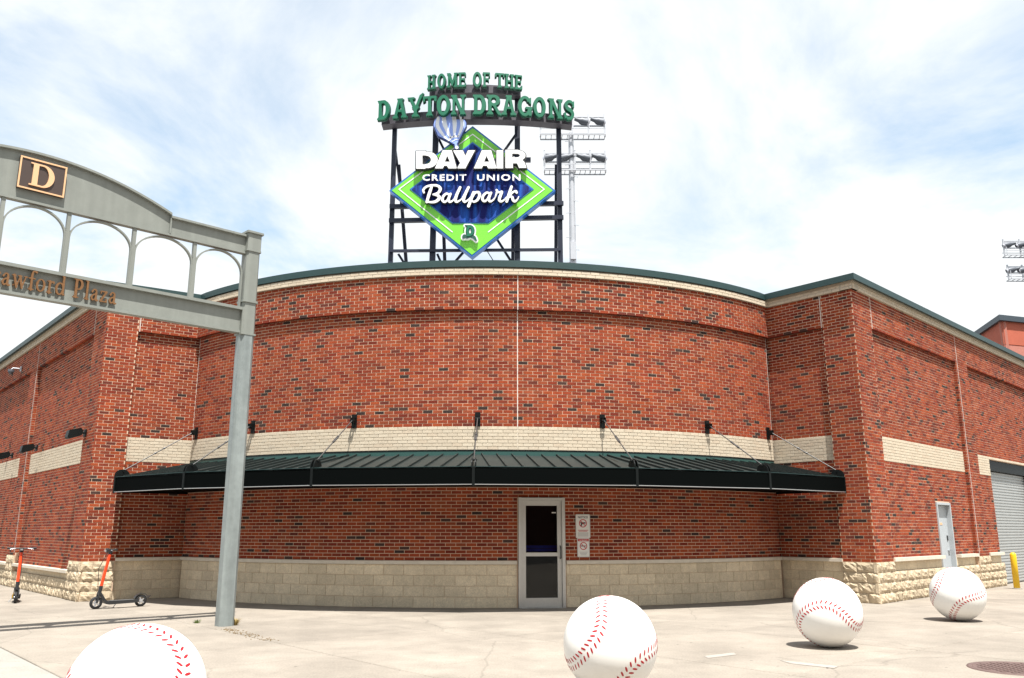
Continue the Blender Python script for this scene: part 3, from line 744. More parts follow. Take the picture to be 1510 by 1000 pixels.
for sgn, (Pi, fr) in ((1, (RIN, ret_r)), (-1, (LIN, ret_l))):     # closed ends against the returns
    e = pol(sgn * 42.7, RF); mb = MB(); mb.prism([e, fr.pt(fr.ps + .11, .012), fr.pt(0, .0), Pi] if sgn > 0 else [Pi, fr.pt(0, 0), fr.pt(fr.ps + .11, .012), e], [ZCB, ZCB, ZCB, ZCB], [ZCF + .01, ZCF + .01, ZCW, ZCW] if sgn > 0 else [ZCW, ZCW, ZCF + .01, ZCF + .01])
    mb.build('end_panel', M_fascia, can, matrix=CI)
def arc_strip(name, m, r0, r1, z0, z1, a0=-43, a1=43, n=48):
    mb = MB()
    for i in range(n):
        p = [pol(a0 + (a1 - a0) * (i + j) / n, r) for r, j in ((r1, 0), (r1, 1), (r0, 1), (r0, 0))]; mb.prism(p, z0, z1)
    return mb.build(name, m, can, matrix=CI)
arc_strip('wall_flashing', M_flash, RW + .004, RW + .035, 2.90, 3.005); arc_strip('flashing_hem', M_steelb, RW + .004, RW + .042, 3.005, 3.022)
for a in ANG:
    d_ = np.array([sin(radians(a)), -cos(radians(a))]); tt = np.array([cos(radians(a)), sin(radians(a))])
    ab = a if abs(a) < 40 else a * .985
    w0 = pol(ab, RW + .009); top_p = Vector((*pol(ab, RW + .12), 3.64)); ft = Vector((*pol(a, RF - .14), ZCF + .15))
    rod = MB(); rod.tube([top_p, ft], .011, 8); ro = rod.build('support_rod', M_rod, can, matrix=CI)
    mid = top_p.lerp(ft, .48); dr = (ft - top_p).normalized(); sd_ = Vector((tt[0], tt[1], 0))
    mb = MB()
    for s_ in (-1, 1): mb.bar(mid - dr * .10 + sd_ * (.02 * s_), mid + dr * .10 + sd_ * (.02 * s_), .012, .016)
    mb.tube([mid - dr * .13, mid - dr * .09], .022, 8); mb.tube([mid + dr * .09, mid + dr * .13], .022, 8); mb.build('turnbuckle', M_rod, ro)
    mb = MB(); mb.box((w0[0] + d_[0] * .012, w0[1] + d_[1] * .012, 3.64), (.11, .024, .28), ((tt[0], tt[1], 0), (d_[0], d_[1], 0), (0, 0, 1)))
    for s_ in (-1, 1):
        c = Vector((w0[0] + d_[0] * .075 + tt[0] * .03 * s_, w0[1] + d_[1] * .075 + tt[1] * .03 * s_, 3.65)); mb.box(c, (.012, .11, .11), ((tt[0], tt[1], 0), (d_[0], d_[1], 0), (0, 0, 1)))
    mb.tube([top_p - sd_ * .05, top_p + sd_ * .05], .018, 8); mb.build('wall_bracket', M_steelb, ro)
    mb = MB(); base = pol(a, RF - .14)
    for s_ in (-1, 1):                                          # rounded gusset plates at the foot
        prof = [(-.16, 0), (.15, 0)] + [(.15 * cos(pi * k / 10), .06 + .13 * sin(pi * k / 10)) for k in range(11)] + [(-.16, .05)]
        o0 = base + tt * (.032 * s_ - .008); o1 = base + tt * (.032 * s_ + .008); nn = len(prof)
        vs = [(o[0] + d_[0] * x, o[1] + d_[1] * x, ZCF - .005 + z) for o in (o0, o1) for x, z in prof]
        mb.add(vs, [tuple(range(nn)), tuple(range(nn, 2 * nn))[::-1]] + [(k, nn + k, nn + (k + 1) % nn, (k + 1) % nn) for k in range(nn)])
    mb.tube([ft - sd_ * .055, ft + sd_ * .055], .02, 8)
    e = pol(a, RF + .004); mb.box((e[0], e[1], (ZCB + ZCF) / 2 - .01), (.05, .03, .34), ((tt[0], tt[1], 0), (d_[0], d_[1], 0), (0, 0, 1)))
    mb.build('foot_gusset', M_steelb, ro)
# ------------------------------------------------------------------ rooftop sign
YS = 21.0
sg = thing('rooftop_sign', 'tall rooftop sign with green diamond, white lettering and dark steel frame', 'sign', (-1.0, YS + .6, 6.42))
SI = Matrix.Translation((1.0, -YS - .6, -6.42))
PX = (at_y(1000, 281, YS).x - at_y(400, 281, YS).x) / 600        # metres per photo pixel about the diamond
def sp(u, v, y=0.0): return at_y(u, v, YS) + Vector((0, y, 0))
def steel(name, segs, w=.09, m=None, y=.45):
    mb = MB()
    for a, b in segs: mb.bar(a, b, w, w, (0, 1, 0))
    return mb.build(name, m or M_navy, sg, matrix=SI)
ZR = 6.42
def post(u0, v0, u1, v1, w, y=.45):
    a, b = sp(u0, v0, y), sp(u1, v1, y); d = (b - a) / (a.z - b.z); b2 = b + d * (b.z - ZR)
    return steel('post', [(a, b2)], w)
post(579, 178, 572, 386, .12); post(642, 132, 635, 386, .15); post(763, 132, 763, 386, .15); post(825, 178, 828, 386, .13)
for u0, u1 in ((584, 590), (648, 650), (757, 756), (822, 824)):   # raking rear legs
    a = sp(u0, 230, .55); b = sp(u1, 386, 1.6); d = (b - a) / (a.z - b.z); steel('rear_leg', [(a, b + d * (b.z - ZR))], .09)
for v0, v1, ua, ub, w in ((298, 293, 572, 832, .11), (319, 314, 571, 832, .11), (364, 362, 572, 828, .07), (229, 228, 618, 783, .11)):
    steel('cross_beam', [(sp(ua, v0, .34), sp(ub, v1, .34))], w)
for (a, b) in (((762, 182), (735, 220)), ((762, 206), (745, 226)), ((640, 182), (660, 222)), ((700, 340), (658, 388)), ((728, 335), (762, 388)), ((578, 200), (590, 300)), ((583, 364), (601, 392)), ((642, 364), (654, 392))):
    steel('brace', [(sp(*a, .6), sp(*b, .6))], .06)
mb = MB(); mb.tube([sp(718, 365, .3), sp(728, 380, .35), sp(752, 385, .4), sp(758, 392, .4)], .012, 6); mb.build('cable', M_blk, sg, matrix=SI)
# diamond panel
O_ = at_y(697, 281, YS)
def xz(u, v): q = at_y(u, v, YS); return (q.x - O_.x, q.z - O_.z)
def px_loop(pts): return [xz(u, v) for u, v in pts]
SM = lambda y: SI @ frame_mat(at_y(697, 281, YS) + Vector((0, y, 0)), (1, 0, 0), (0, 0, 1))
DIA = [(697, 186), (574, 281), (696, 379), (819, 281)]
def shrink(pts, k):
    c = np.mean(np.array(pts), 0); return [tuple(c + (np.array(p) - c) * k) for p in pts]
def plate(name, pts, depth, y, m, bevel=0): return link(name, loops_mesh(name, [px_loop(p) for p in (pts if isinstance(pts[0], list) else [pts])], depth, bevel=bevel), sg, m, matrix=SM(y))
pan = plate('diamond_panel', DIA, .26, .26, M_sblue)
plate('green_face', shrink(DIA, .968), .012, .0, M_sgreen)
WL = [(697, 198.5), (588.5, 279.5), (667, 342.5)]; 
def line(pts, w, y, m, name):
    mbl = MB()
    P = [Vector((*xz(u, v), 0)) for u, v in pts]
    return link(name, shape_mesh(name, [('s', [(p.x, p.y) for p in P], w)], .008, .008), sg, m, matrix=SM(y))
line([(667, 342.5), (588.5, 279.5), (697, 198.5), (802.5, 279.5), (720, 342.5)], .026, -.013, M_swhite, 'pinstripe')
INN = [(697, 210), (604.5, 279.5), (667, 330), (720.5, 330), (787, 279.5)]
plate('inner_rim', INN, .014, -.013, M_sblue); plate('blue_face', shrink(INN, .965), .012, -.028, M_blue)
# DAY AIR: heavy extended capitals
S7 = 1 / 7.55
def z7(u, v): return (600 + u * S7, 210 + v * S7)
def glyph(name, prims_px, depth, y, m, res=.012, bevel=0.0, grow=0.0, conv=z7, back=None):
    def cv(p): u, v = conv(*p); return xz(u, v)
    prs = []; k = S7 * PX if conv is z7 else PX
    for pr in prims_px:
        t = pr[0].lstrip('-')
        if t == 'p': prs.append((pr[0], [cv(q) for q in pr[1]]))
        elif t == 'e': c = cv((pr[1], pr[2])); prs.append((pr[0], c[0], c[1], pr[3] * k, pr[4] * k))
        else: prs.append((pr[0], [cv(q) for q in pr[1]], [w * k for w in pr[2]] if isinstance(pr[2], (list, tuple)) else pr[2] * k))
    if back:
        bm, bg_, by = back; link(name + '_return', shape_mesh(name, prs, by, res, grow + bg_), sg, bm, matrix=SM(y + by - .004))
    return link(name, shape_mesh(name, prs, depth, res, grow, bevel=bevel), sg, m, matrix=SM(y))
BK = (M_signblk, .026, .10)  # black returns grown past the letters to draw their under-edge shade
def letter(prims): return glyph('letter', prims, .03, -.16, M_swhite, .010, back=BK)
letter([('p', [(120, 130), (215, 130), (215, 325), (110, 325)]), ('e', 235, 228, 115, 97), ('-p', [(60, 100), (113, 100), (113, 340), (60, 340)]), ('-e', 218, 228, 58, 52), ('-p', [(180, 177), (215, 177), (215, 280), (180, 280)]), ('p', [(113, 130), (180, 130), (180, 325), (110, 325)])])
def A_(x0, x1, xt0, xt1):
    m0 = (x0 + x1) / 2
    return [('p', [(xt0, 122), (xt1, 122), (x1, 322), (x1 - 92, 322), (x1 - 108, 292), (x0 + 100, 292), (x0 + 86, 322), (x0, 322)]), ('-p', [((xt0 + xt1) / 2, 182), ((xt0 + xt1) / 2 - 28, 250), ((xt0 + xt1) / 2 + 30, 250)])]
letter([('p', [(405, 125), (520, 125), (575, 260), (610, 208), (560, 125), (755, 122), (650, 320), (500, 320), (485, 292), (422, 292), (405, 322), (320, 322)]), ('-p', [(452, 185), (425, 250), (482, 250)]), ('-p', [(548, 122), (562, 122), (650, 195), (655, 200), (690, 122), (750, 122), (750, 90), (548, 90)])] if False else A_(320, 560, 405, 505))
letter([('p', [(520, 124), (628, 124), (655, 188), (684, 124), (762, 122), (655, 322), (565, 322), (598, 262)])])
letter(A_(750, 1000, 838, 940))
letter([('p', [(1000, 122), (1072, 122), (1072, 322), (1000, 322)])])
letter([('p', [(1098, 118), (1240, 118), (1240, 265), (1180, 265), (1180, 318), (1098, 318)]), ('e', 1235, 180, 85, 62), ('-p', [(1172, 158), (1232, 158), (1232, 202), (1172, 202)]), ('-e', 1230, 180, 28, 22), ('p', [(1215, 235), (1285, 228), (1308, 255), (1330, 316), (1248, 316)])])
# CREDIT UNION, word by word
for txt, uc, wpx in (('CREDIT', 655.5, 64.5), ('UNION', 735.5, 64)):
    me = text_mesh('credit_letters', txt, .245, .03, off=.006, space=1.22)
    xs_ = [v.co.x for v in me.vertices]; k = wpx * PX / (max(xs_) - min(xs_)); me.transform(Matrix.Diagonal((k, 1, 1, 1)))
    xs_ = [v.co.x for v in me.vertices]; ys_ = [v.co.y for v in me.vertices]
    me.transform(Matrix.Translation((-(max(xs_) + min(xs_)) / 2 + (uc - 697) * PX, -(max(ys_) + min(ys_)) / 2 + xz(697, 264.6)[1], 0)))
    link('letter_row', me, sg, M_swhite, matrix=SM(-.10))
# brush script word
SCR = {'B': [('c', [(280, 528), (255, 600), (228, 690)], [30, 36, 30]), ('c', [(196, 585), (190, 555), (225, 520), (290, 505), (350, 512), (378, 545), (355, 588), (300, 608)], [24, 26, 26, 26, 30, 36, 30, 20]),
            ('c', [(300, 606), (352, 618), (366, 650), (325, 685), (265, 692), (235, 680)], [20, 34, 38, 32, 24, 22])],
       'a': [('c', [(478, 612), (445, 598), (410, 630), (402, 670), (425, 690), (455, 670), (485, 610)], [24, 26, 30, 32, 26, 22, 28]), ('c', [(490, 602), (470, 655), (480, 688), (510, 680), (535, 650)], [30, 32, 28, 20, 14])],
       'l': [('c', [(535, 650), (575, 580), (597, 530)], [16, 30, 30]), ('c', [(597, 530), (560, 610), (545, 668), (560, 690), (600, 670), (625, 645)], [30, 34, 34, 26, 18, 14])],
       'L': [('c', [(620, 650), (665, 580), (690, 530)], [16, 30, 30]), ('c', [(690, 530), (652, 610), (635, 668), (650, 690), (685, 670), (712, 640)], [30, 34, 34, 26, 18, 14])],
       'p': [('c', [(745, 585), (722, 650), (690, 738)], [30, 34, 34]), ('c', [(735, 640), (765, 590), (802, 588), (812, 625), (785, 672), (748, 690), (722, 672)], [18, 26, 32, 34, 30, 24, 18])],
       'A': [('c', [(925, 600), (890, 590), (852, 625), (845, 665), (868, 685), (900, 660), (932, 598)], [24, 26, 30, 32, 26, 22, 28]), ('c', [(938, 592), (915, 650), (925, 685), (958, 675), (990, 635)], [30, 32, 28, 20, 14])],
       'r': [('c', [(985, 640), (1005, 580), (1000, 562)], [14, 26, 26]), ('c', [(1002, 572), (1030, 588), (1058, 582), (1040, 630), (1030, 670), (1050, 688), (1085, 670), (1110, 640)], [22, 24, 30, 34, 34, 26, 18, 14])],
       'k': [('c', [(1165, 525), (1140, 600), (1112, 688)], [30, 34, 32]), ('c', [(1135, 645), (1175, 590), (1212, 575), (1222, 592)], [20, 22, 26, 26]), ('c', [(1140, 635), (1172, 640), (1180, 670), (1200, 688), (1228, 668), (1245, 635)], [18, 30, 32, 28, 20, 12])]}
for ch, prs in SCR.items(): glyph('script_letter', prs, .03, -.14 - .004 * 'BalLpArk'.index(ch), M_swhite, .010, grow=-.003, back=(M_signblk, .010, .08))
# small club emblem: a D with a tail
S6 = .07
def z6(u, v): return (660 + u * S6, 320 + v * S6)
EMB = [('p', [(375, 205), (480, 205), (480, 440), (400, 440), (420, 240)]), ('e', 480, 320, 85, 118), ('-e', 478, 325, 28, 62), ('c', [(340, 455), (360, 430), (420, 450), (470, 430)], [40, 60, 40, 40]), ('c', [(500, 430), (560, 455), (605, 520)], [50, 50, 14])]
def emb(name, prs, grow, y, m, d):
    def cv(p): u, v = z6(*p); return xz(u, v)
    k = S6 * PX; out = []
    for pr in prs:
        t = pr[0].lstrip('-')
        if t == 'p': out.append((pr[0], [cv(q) for q in pr[1]]))
        elif t == 'e': c = cv((pr[1], pr[2])); out.append((pr[0], c[0], c[1], pr[3] * k, pr[4] * k))
        else: out.append((pr[0], [cv(q) for q in pr[1]], [w * k for w in pr[2]]))
    link(name, shape_mesh(name, out, d, .006, grow), sg, m, matrix=SM(y))
emb('emblem_border', EMB, .045, .0, M_swhite, .09); emb('emblem_outline', EMB, .012, -.091, M_lback, .012); emb('emblem_face', EMB[:3], -.006, -.104, M_lgreen, .012)
# hot air balloon cut-out
S5 = .1
def z5(u, v): return (640 + u * S5, 160 + v * S5)
BAL = [('e', 240, 270, 245, 185), ('p', [(-3, 290), (483, 290), (380, 500), (345, 560), (290, 560), (205, 510), (60, 440)]), ('e', 340, 610, 32, 34), ('s', [(320, 540), (335, 610)], 46)]
def bal(name, prs, depth, y, m, grow=0.0, parent=None):
    def cv(p): u, v = z5(*p); return xz(u, v)
    k = S5 * PX; out = []
    for pr in prs:
        t = pr[0].lstrip('-')
        if t == 'p': out.append((pr[0], [cv(q) for q in pr[1]]))
        elif t == 'e': c = cv((pr[1], pr[2])); out.append((pr[0], c[0], c[1], pr[3] * k, pr[4] * k))
        else: out.append((pr[0], [cv(q) for q in pr[1]], [w * k for w in pr[2]] if isinstance(pr[2], (list, tuple)) else pr[2] * k))
    return link(name, shape_mesh(name, out, depth, .008, grow), sg, m, matrix=SM(y))
bal('balloon_back', BAL, .10, -.03, M_lavd, .012); bal('balloon_face', BAL, .012, -.131, M_lav, -.012)
for pts, ws in (([(70, 180), (60, 300), (150, 440), (210, 500)], [50, 62, 40, 12]), ([(150, 130), (165, 270), (230, 430), (255, 470)], [60, 72, 44, 14]), ([(290, 105), (310, 260), (305, 400), (300, 455)], [60, 70, 44, 18]), ([(395, 140), (420, 270), (385, 400), (350, 450)], [48, 58, 40, 16])):
    bal('balloon_stripe', [('c', pts, ws)], .008, -.144, M_lavw, -.004)
bal('balloon_skirt', [('c', [(225, 500), (280, 455), (365, 450)], [40, 34, 30]), ('c', [(275, 525), (320, 500), (365, 495)], [14, 12, 12])], .008, -.144, M_lavw, -.003)
bal('balloon_basket', [('e', 342, 612, 24, 26)], .008, -.144, M_lavw)
# western capitals on bowed beams
def stem(x0, x1, h=1.0, b=0.0, f=.09):
    return [('p', [(x0, b), (x1, b), (x1, h), (x0, h)]), ('p', [(x0 - f, h), (x1 + f, h), (x1 + f, h - .05), (x1, h - .15), (x0, h - .15), (x0 - f, h - .05)]), ('p', [(x0 - f, b), (x1 + f, b), (x1 + f, b + .05), (x1, b + .15), (x0, b + .15), (x0 - f, b + .05)])]
ARM = lambda x0, x1, y, w=.12: [('p', [(x0, y - w / 2), (x1, y - w / 2), (x1, y + w / 2), (x0, y + w / 2)])]
G = {
 'H': stem(.10, .26) + stem(.52, .68) + ARM(.2, .6, .5),
 'O': [('e', .39, .5, .36, .52), ('-e', .39, .5, .17, .36)],
 'M': stem(.09, .22) + stem(.68, .83) + [('p', [(.09, 1), (.27, 1), (.47, .42), (.66, 1), (.83, 1), (.53, .1), (.40, .1)])],
 'E': stem(.12, .28) + ARM(.2, .66, .94) + ARM(.2, .56, .52) + ARM(.2, .68, .06) + [('p', [(.66, 1), (.60, .94), (.58, .76), (.66, .74)]), ('p', [(.68, 0), (.60, .06), (.58, .27), (.68, .28)]), ('p', [(.5, .42), (.58, .40), (.58, .64), (.5, .62)])],
 'F': stem(.12, .28) + ARM(.2, .66, .94) + ARM(.2, .54, .52) + [('p', [(.68, 1), (.60, .94), (.58, .72), (.68, .70)]), ('p', [(.5, .42), (.58, .38), (.58, .66), (.5, .62)])],
 'T': stem(.29, .46) + ARM(.02, .74, .94) + [('p', [(.0, 1), (.09, .97), (.12, .76), (.0, .70)]), ('p', [(.75, 1), (.66, .97), (.63, .76), (.75, .70)])],
 'D': [('p', [(.10, 0), (.45, 0), (.45, 1), (.10, 1)]), ('e', .40, .5, .36, .5), ('-e', .37, .5, .17, .35), ('-p', [(.27, .16), (.38, .16), (.38, .84), (.27, .84)]), ('-p', [(-.3, -.2), (.10, -.2), (.10, 1.2), (-.3, 1.2)])] + stem(.11, .27),
 'A': [('p', [(.30, 1), (.50, 1), (.72, .05), (.56, .05), (.40, .80), (.24, .05), (.08, .05)]), ('p', [(.0, 0), (.30, 0), (.28, .10), (.02, .10)]), ('p', [(.48, 0), (.80, 0), (.78, .10), (.50, .10)])] + ARM(.2, .6, .36) + [('p', [(.22, 1), (.56, 1), (.54, .92), (.26, .92)])],
 'Y': [('p', [(.08, .92), (.24, .92), (.40, .52), (.60, 1.08), (.76, 1.20), (.74, 1.06), (.48, .40), (.32, .40)])] + stem(.32, .48, .5) + [('p', [(.0, 1), (.34, 1), (.32, .90), (.02, .90)])],
 'N': stem(.10, .23) + stem(.60, .72) + [('p', [(.08, 1), (.27, 1), (.72, 0), (.56, 0)])],
 'R': stem(.11, .27) + [('e', .40, .72, .30, .28), ('-e', .38, .72, .13, .15), ('p', [(.2, 1), (.42, 1), (.42, .87), (.2, .87)]), ('p', [(.2, .57), (.42, .57), (.42, .44), (.2, .44)]), ('p', [(.32, .48), (.48, .48), (.80, -.05), (.60, .0)])],
 'G': [('e', .40, .5, .37, .52), ('-e', .40, .5, .18, .37), ('-p', [(.44, .44), (.9, .44), (.9, .72), (.44, .72)]), ('p', [(.44, .34), (.80, .34), (.80, .46), (.44, .46)]), ('p', [(.60, .02), (.76, .02), (.76, .46), (.60, .46)]), ('p', [(.62, .66), (.74, .60), (.74, .96), (.64, .90)])],
 'S': [('c', [(.66, .80), (.52, .93), (.30, .92), (.18, .76), (.26, .58), (.52, .46), (.62, .28), (.52, .10), (.28, .07), (.12, .20)], [.10, .14, .16, .19, .20, .20, .19, .16, .14, .10]), ('p', [(.60, .66), (.72, .64), (.72, 1.0), (.64, .94)]), ('p', [(.06, .0), (.14, .06), (.18, .34), (.06, .36)])]}
def bowed(u, v_ref, uc, half, sag, yoff=0.0):                   # plan bow towards the street
    k = 1 - ((u - uc) / half) ** 2; Y = YS + .05 - sag * k
    r = ray(u, v_ref); X = Y * r[0] / r[1]; return X, Y
def word(letters, z0, hgt, uc, half, sag, wall=.10):
    for ch, u0, u1 in letters:
        um = (u0 + u1) / 2; X, Y = bowed(um, 165 if half > 100 else 118, uc, half, sag); gx = [q for pr in G[ch] if pr[0] == 'p' for q in [p[0] for p in pr[1]]] or [.03, .75]
        w = (u1 - u0) * Y / 1143.0 * 1.0; gw = .80 if ch in 'M' else .70
        me = shape_mesh('letter', [(*pr,) for pr in G[ch]], wall, .014, 0, (w / gw, hgt)); me2 = shape_mesh('letter_back', G[ch], wall * .5, .014, .022, (w / gw, hgt))
        sl = -2 * sag * (um - uc) / half ** 2; ang = math.atan(-sl / PX * -1) if False else math.atan(2 * sag * (um - uc) / half ** 2 / PX)
        rt = Vector((cos(ang), sin(ang), 0)); o = Vector((X, Y, z0)) - rt * w / 2
        nrm_ = rt.cross(Vector((0, 0, 1)))
        lo = link('letter', me, sg, M_lgreen, matrix=SI @ frame_mat(o, rt, (0, 0, 1)))
        link('letter_return', me2, lo, M_lback, matrix=Matrix.Translation((0, 0, -.02)))
s4 = 1 / 4.719
def zz4(lst): return [(c, 540 + a * s4, 540 + b * s4) for c, a, b in lst]
Z_D = at_y(703, 170.5, YS - .3).z; Z_H = at_y(703, 128, YS - .2).z
word(zz4([('D', 82, 165), ('A', 190, 280), ('Y', 290, 392), ('T', 398, 485), ('O', 490, 580), ('N', 590, 680), ('D', 740, 825), ('R', 835, 930), ('A', 940, 1030), ('G', 1050, 1140), ('O', 1155, 1240), ('N', 1260, 1350), ('S', 1365, 1440)]), Z_D, .565, 702, 144, .34)
word(zz4([('H', 430, 485), ('O', 498, 555), ('M', 565, 632), ('E', 640, 697), ('O', 740, 800), ('F', 808, 862), ('T', 895, 955), ('H', 958, 1020), ('E', 1025, 1083)]), Z_H, .42, 700, 70, .18)
def bow_beam(u0, u1, uc, half, sag, z0, z1, deep, m, name):
    mbb = MB(); n = 14
    for i in range(n):
        q = []
        for u, off in ((u0 + (u1 - u0) * i / n, .13), (u0 + (u1 - u0) * (i + 1) / n, .13), (u0 + (u1 - u0) * (i + 1) / n, .13 + deep), (u0 + (u1 - u0) * i / n, .13 + deep)):
            X, Y = bowed(u, 165 if half > 100 else 118, uc, half, sag); q.append((X, Y + off))
        mbb.prism(q, z0, z1)
    return mbb.build(name, m, sg, matrix=SI)
bow_beam(562, 844, 702, 144, .34, Z_D + .02, Z_D + .235, .10, M_greyst, 'bowed_beam'); bow_beam(562, 844, 702, 144, .34, Z_D - .03, Z_D + .02, .34, M_greyst, 'beam_flange')
bow_beam(633, 768, 700, 70, .18, Z_H - .0, Z_H + .18, .10, M_greyst, 'bowed_beam'); bow_beam(633, 768, 700, 70, .18, Z_H - .06, Z_H, .30, M_greyst, 'beam_flange')

# ------------------------------------------------------------------ gateway
ga = radians(43.8); GD = np.array([-cos(ga), -sin(ga)]); GP = np.array([-4.49, 13.89])
gt = thing('gateway', 'grey green steel gateway arch with raised plaza name and D plaque', 'gateway', (GP[0], GP[1], 0))
GL = 6.67; GR = Vector((-GD[0], -GD[1], 0)); GN = Vector((sin(ga), -cos(ga), 0))
GI = Matrix.Translation((-GP[0], -GP[1], 0))
def gp(s, z, o=0.0): return Vector((GP[0] + GD[0] * s, GP[1] + GD[1] * s, z)) + GN * o
GAX = ((GR.x, GR.y, 0), (GN.x, GN.y, 0), (0, 0, 1))
def gbox(mb, s0, s1, z0, z1, dep, o=0.0): return mb.box(gp((s0 + s1) / 2, (z0 + z1) / 2, o), (abs(s1 - s0), dep, z1 - z0), GAX)
def chamf(w, c): h_ = w / 2; return [(h_, -h_ + c), (h_, h_ - c), (h_ - c, h_), (-h_ + c, h_), (-h_, h_ - c), (-h_, -h_ + c), (-h_ + c, -h_), (h_ - c, -h_)]
for sP in (0, GL):
    c = gp(sP, 0)
    def ring(w, cf, z0, z1): return [(c.x + GR.x * x + GN.x * y, c.y + GR.y * x + GN.y * y) for x, y in chamf(w, cf)], z0, z1
    mb = MB(); mb.prism(*ring(.25, .055, -.02, 4.66)); po = mb.build('post', M_post, gt, matrix=GI)
    mb = MB(); mb.prism(*ring(.235, .03, 4.66, 6.10)); mb.build('post_upper', M_gate, gt, matrix=GI)
    for rg in ((.27, .02, 5.20, 5.235), (.265, .02, 6.10, 6.13), (.265, .01, 4.64, 4.67)): mb = MB(); mb.prism(*ring(*rg)); mb.build('collar', M_gate, gt, matrix=GI)
    mb = MB(); mb.prism(*ring(.245, .012, 6.13, 6.42)); mb.prism(*ring(.30, .012, 6.42, 6.455)); mb.build('post_cap', M_gate, gt, matrix=GI)
s0, s1 = .12, GL - .12
mb = MB(); gbox(mb, s0, s1, 4.71, 5.06, .05); mb.build('lower_beam_web', M_gate, gt, matrix=GI)
mb = MB(); gbox(mb, s0, s1, 4.67, 4.708, .13); mb.build('lower_beam_flange', M_gate, gt, matrix=GI)
mb = MB(); gbox(mb, s0, s1, 5.062, 5.11, .175); mb.build('lower_beam_flange', M_gate, gt, matrix=GI)
mb = MB(); gbox(mb, s0, s1, 6.055, 6.09, .11); mb.build('upper_beam_flange', M_gate, gt, matrix=GI)
SA = 1.42
def top_z(s):
    if s < SA or s > GL - SA: return 6.355
    k = (s - GL / 2) / (GL / 2 - SA); return 6.40 + .405 * (1 - k * k)
n = 44; svals = [s0] + [SA] + [SA + (GL - 2 * SA) * i / n for i in range(n + 1)] + [GL - SA] + [s1]
mb = MB()
for i, (a, b) in enumerate(zip(svals[:-1], svals[1:])):
    if b - a < 1e-6: continue
    za, zb = (6.355, 6.355) if i in (0, len(svals) - 2) else (top_z(a + 1e-6), top_z(b - 1e-6))
    vs = [gp(a, 6.09, .025), gp(b, 6.09, .025), gp(b, zb, .025), gp(a, za, .025), gp(a, 6.09, -.025), gp(b, 6.09, -.025), gp(b, zb, -.025), gp(a, za, -.025)]
    mb.add(vs, [(0, 3, 2, 1), (4, 5, 6, 7), (0, 1, 5, 4), (2, 3, 7, 6), (0, 4, 7, 3), (1, 2, 6, 5)])
mb.build('arched_beam_web', M_gate, gt, matrix=GI)
mb = MB()
for i, (a, b) in enumerate(zip(svals[:-1], svals[1:])):
    if b - a < 1e-6: continue
    za, zb = (6.355, 6.355) if i in (0, len(svals) - 2) else (top_z(a + 1e-6), top_z(b - 1e-6)); t_ = .035
    vs = [gp(a, za, .078), gp(b, zb, .078), gp(b, zb + t_, .078), gp(a, za + t_, .078), gp(a, za, -.078), gp(b, zb, -.078), gp(b, zb + t_, -.078), gp(a, za + t_, -.078)]
    mb.add(vs, [(0, 3, 2, 1), (4, 5, 6, 7), (0, 1, 5, 4), (2, 3, 7, 6), (0, 4, 7, 3), (1, 2, 6, 5)])
mb.build('top_flange', M_gate, gt, matrix=GI)
for s_ in (SA, GL - SA): mb = MB(); gbox(mb, s_ - .012, s_ + .012, 6.092, 6.40, .12); mb.build('stiffener', M_gate, gt, matrix=GI)
VS = [0.12, .985, 1.95, 2.90, GL - 2.90, GL - 1.95, GL - .985, GL - .12]
for s_ in VS[1:-1]: mb = MB(); gbox(mb, s_ - .026, s_ + .026, 5.112, 6.053, .07); mb.build('mullion', M_gate, gt, matrix=GI)
for a, b in zip(VS[:-1], VS[1:]):
    c_ = (a + b) / 2; r_ = (b - a) / 2 - .03; hz = 6.02 - (5.66); mb = MB()
    pts = [(c_ + r_ * cos(pi * k / 20), 5.68 + .345 * sin(pi * k / 20)) for k in range(21)]; pts = [(pts[0][0], 5.115)] + pts + [(pts[-1][0], 5.115)]
    for (x0, z0), (x1, z1) in zip(pts[:-1], pts[1:]): mb.bar(gp(x0, z0), gp(x1, z1), .06, .022, GN.cross(gp(x1, z1) - gp(x0, z0)))
    mb.build('arch_rib', M_gate, gt, matrix=GI)
# plaque with a serif D
sD = GL / 2
def gm(s, z, o): return GI @ frame_mat(gp(s, z, o), GR, (0, 0, 1))
mb = MB(); gbox(mb, sD - .31, sD + .31, 6.235, 6.715, .05, .055); mb.build('plaque', M_plaque, gt, matrix=GI)
lw = .022
mb = MB()
for b_ in ((sD - .31, sD + .31, 6.235, 6.235 + lw), (sD - .31, sD + .31, 6.715 - lw, 6.715), (sD - .31, sD - .31 + lw, 6.258, 6.692), (sD + .31 - lw, sD + .31, 6.258, 6.692)): gbox(mb, *b_, .012, .085)
mb.build('plaque_border', M_tan, gt, matrix=GI)
SD_ = [('p', [(.06, 0), (.5, 0), (.5, 1), (.06, 1)]), ('e', .5, .5, .42, .5), ('-e', .48, .5, .235, .435), ('-p', [(.33, .07), (.5, .07), (.5, .93), (.33, .93)]), ('-p', [(-.3, -.1), (.15, -.1), (.15, 1.1), (-.3, 1.1)]), ('p', [(.04, 0), (.35, 0), (.35, .05), (.27, .08), (.04, .05)]), ('p', [(.04, 1), (.35, 1), (.35, .95), (.27, .92), (.04, .95)]), ('p', [(.14, 0), (.335, 0), (.335, 1), (.14, 1)])]
link('plaque_letter', shape_mesh('plaque_letter', SD_, .02, .012, 0, (.37, .345)), gt, M_tan, matrix=gm(sD + .185, 6.305, .08))
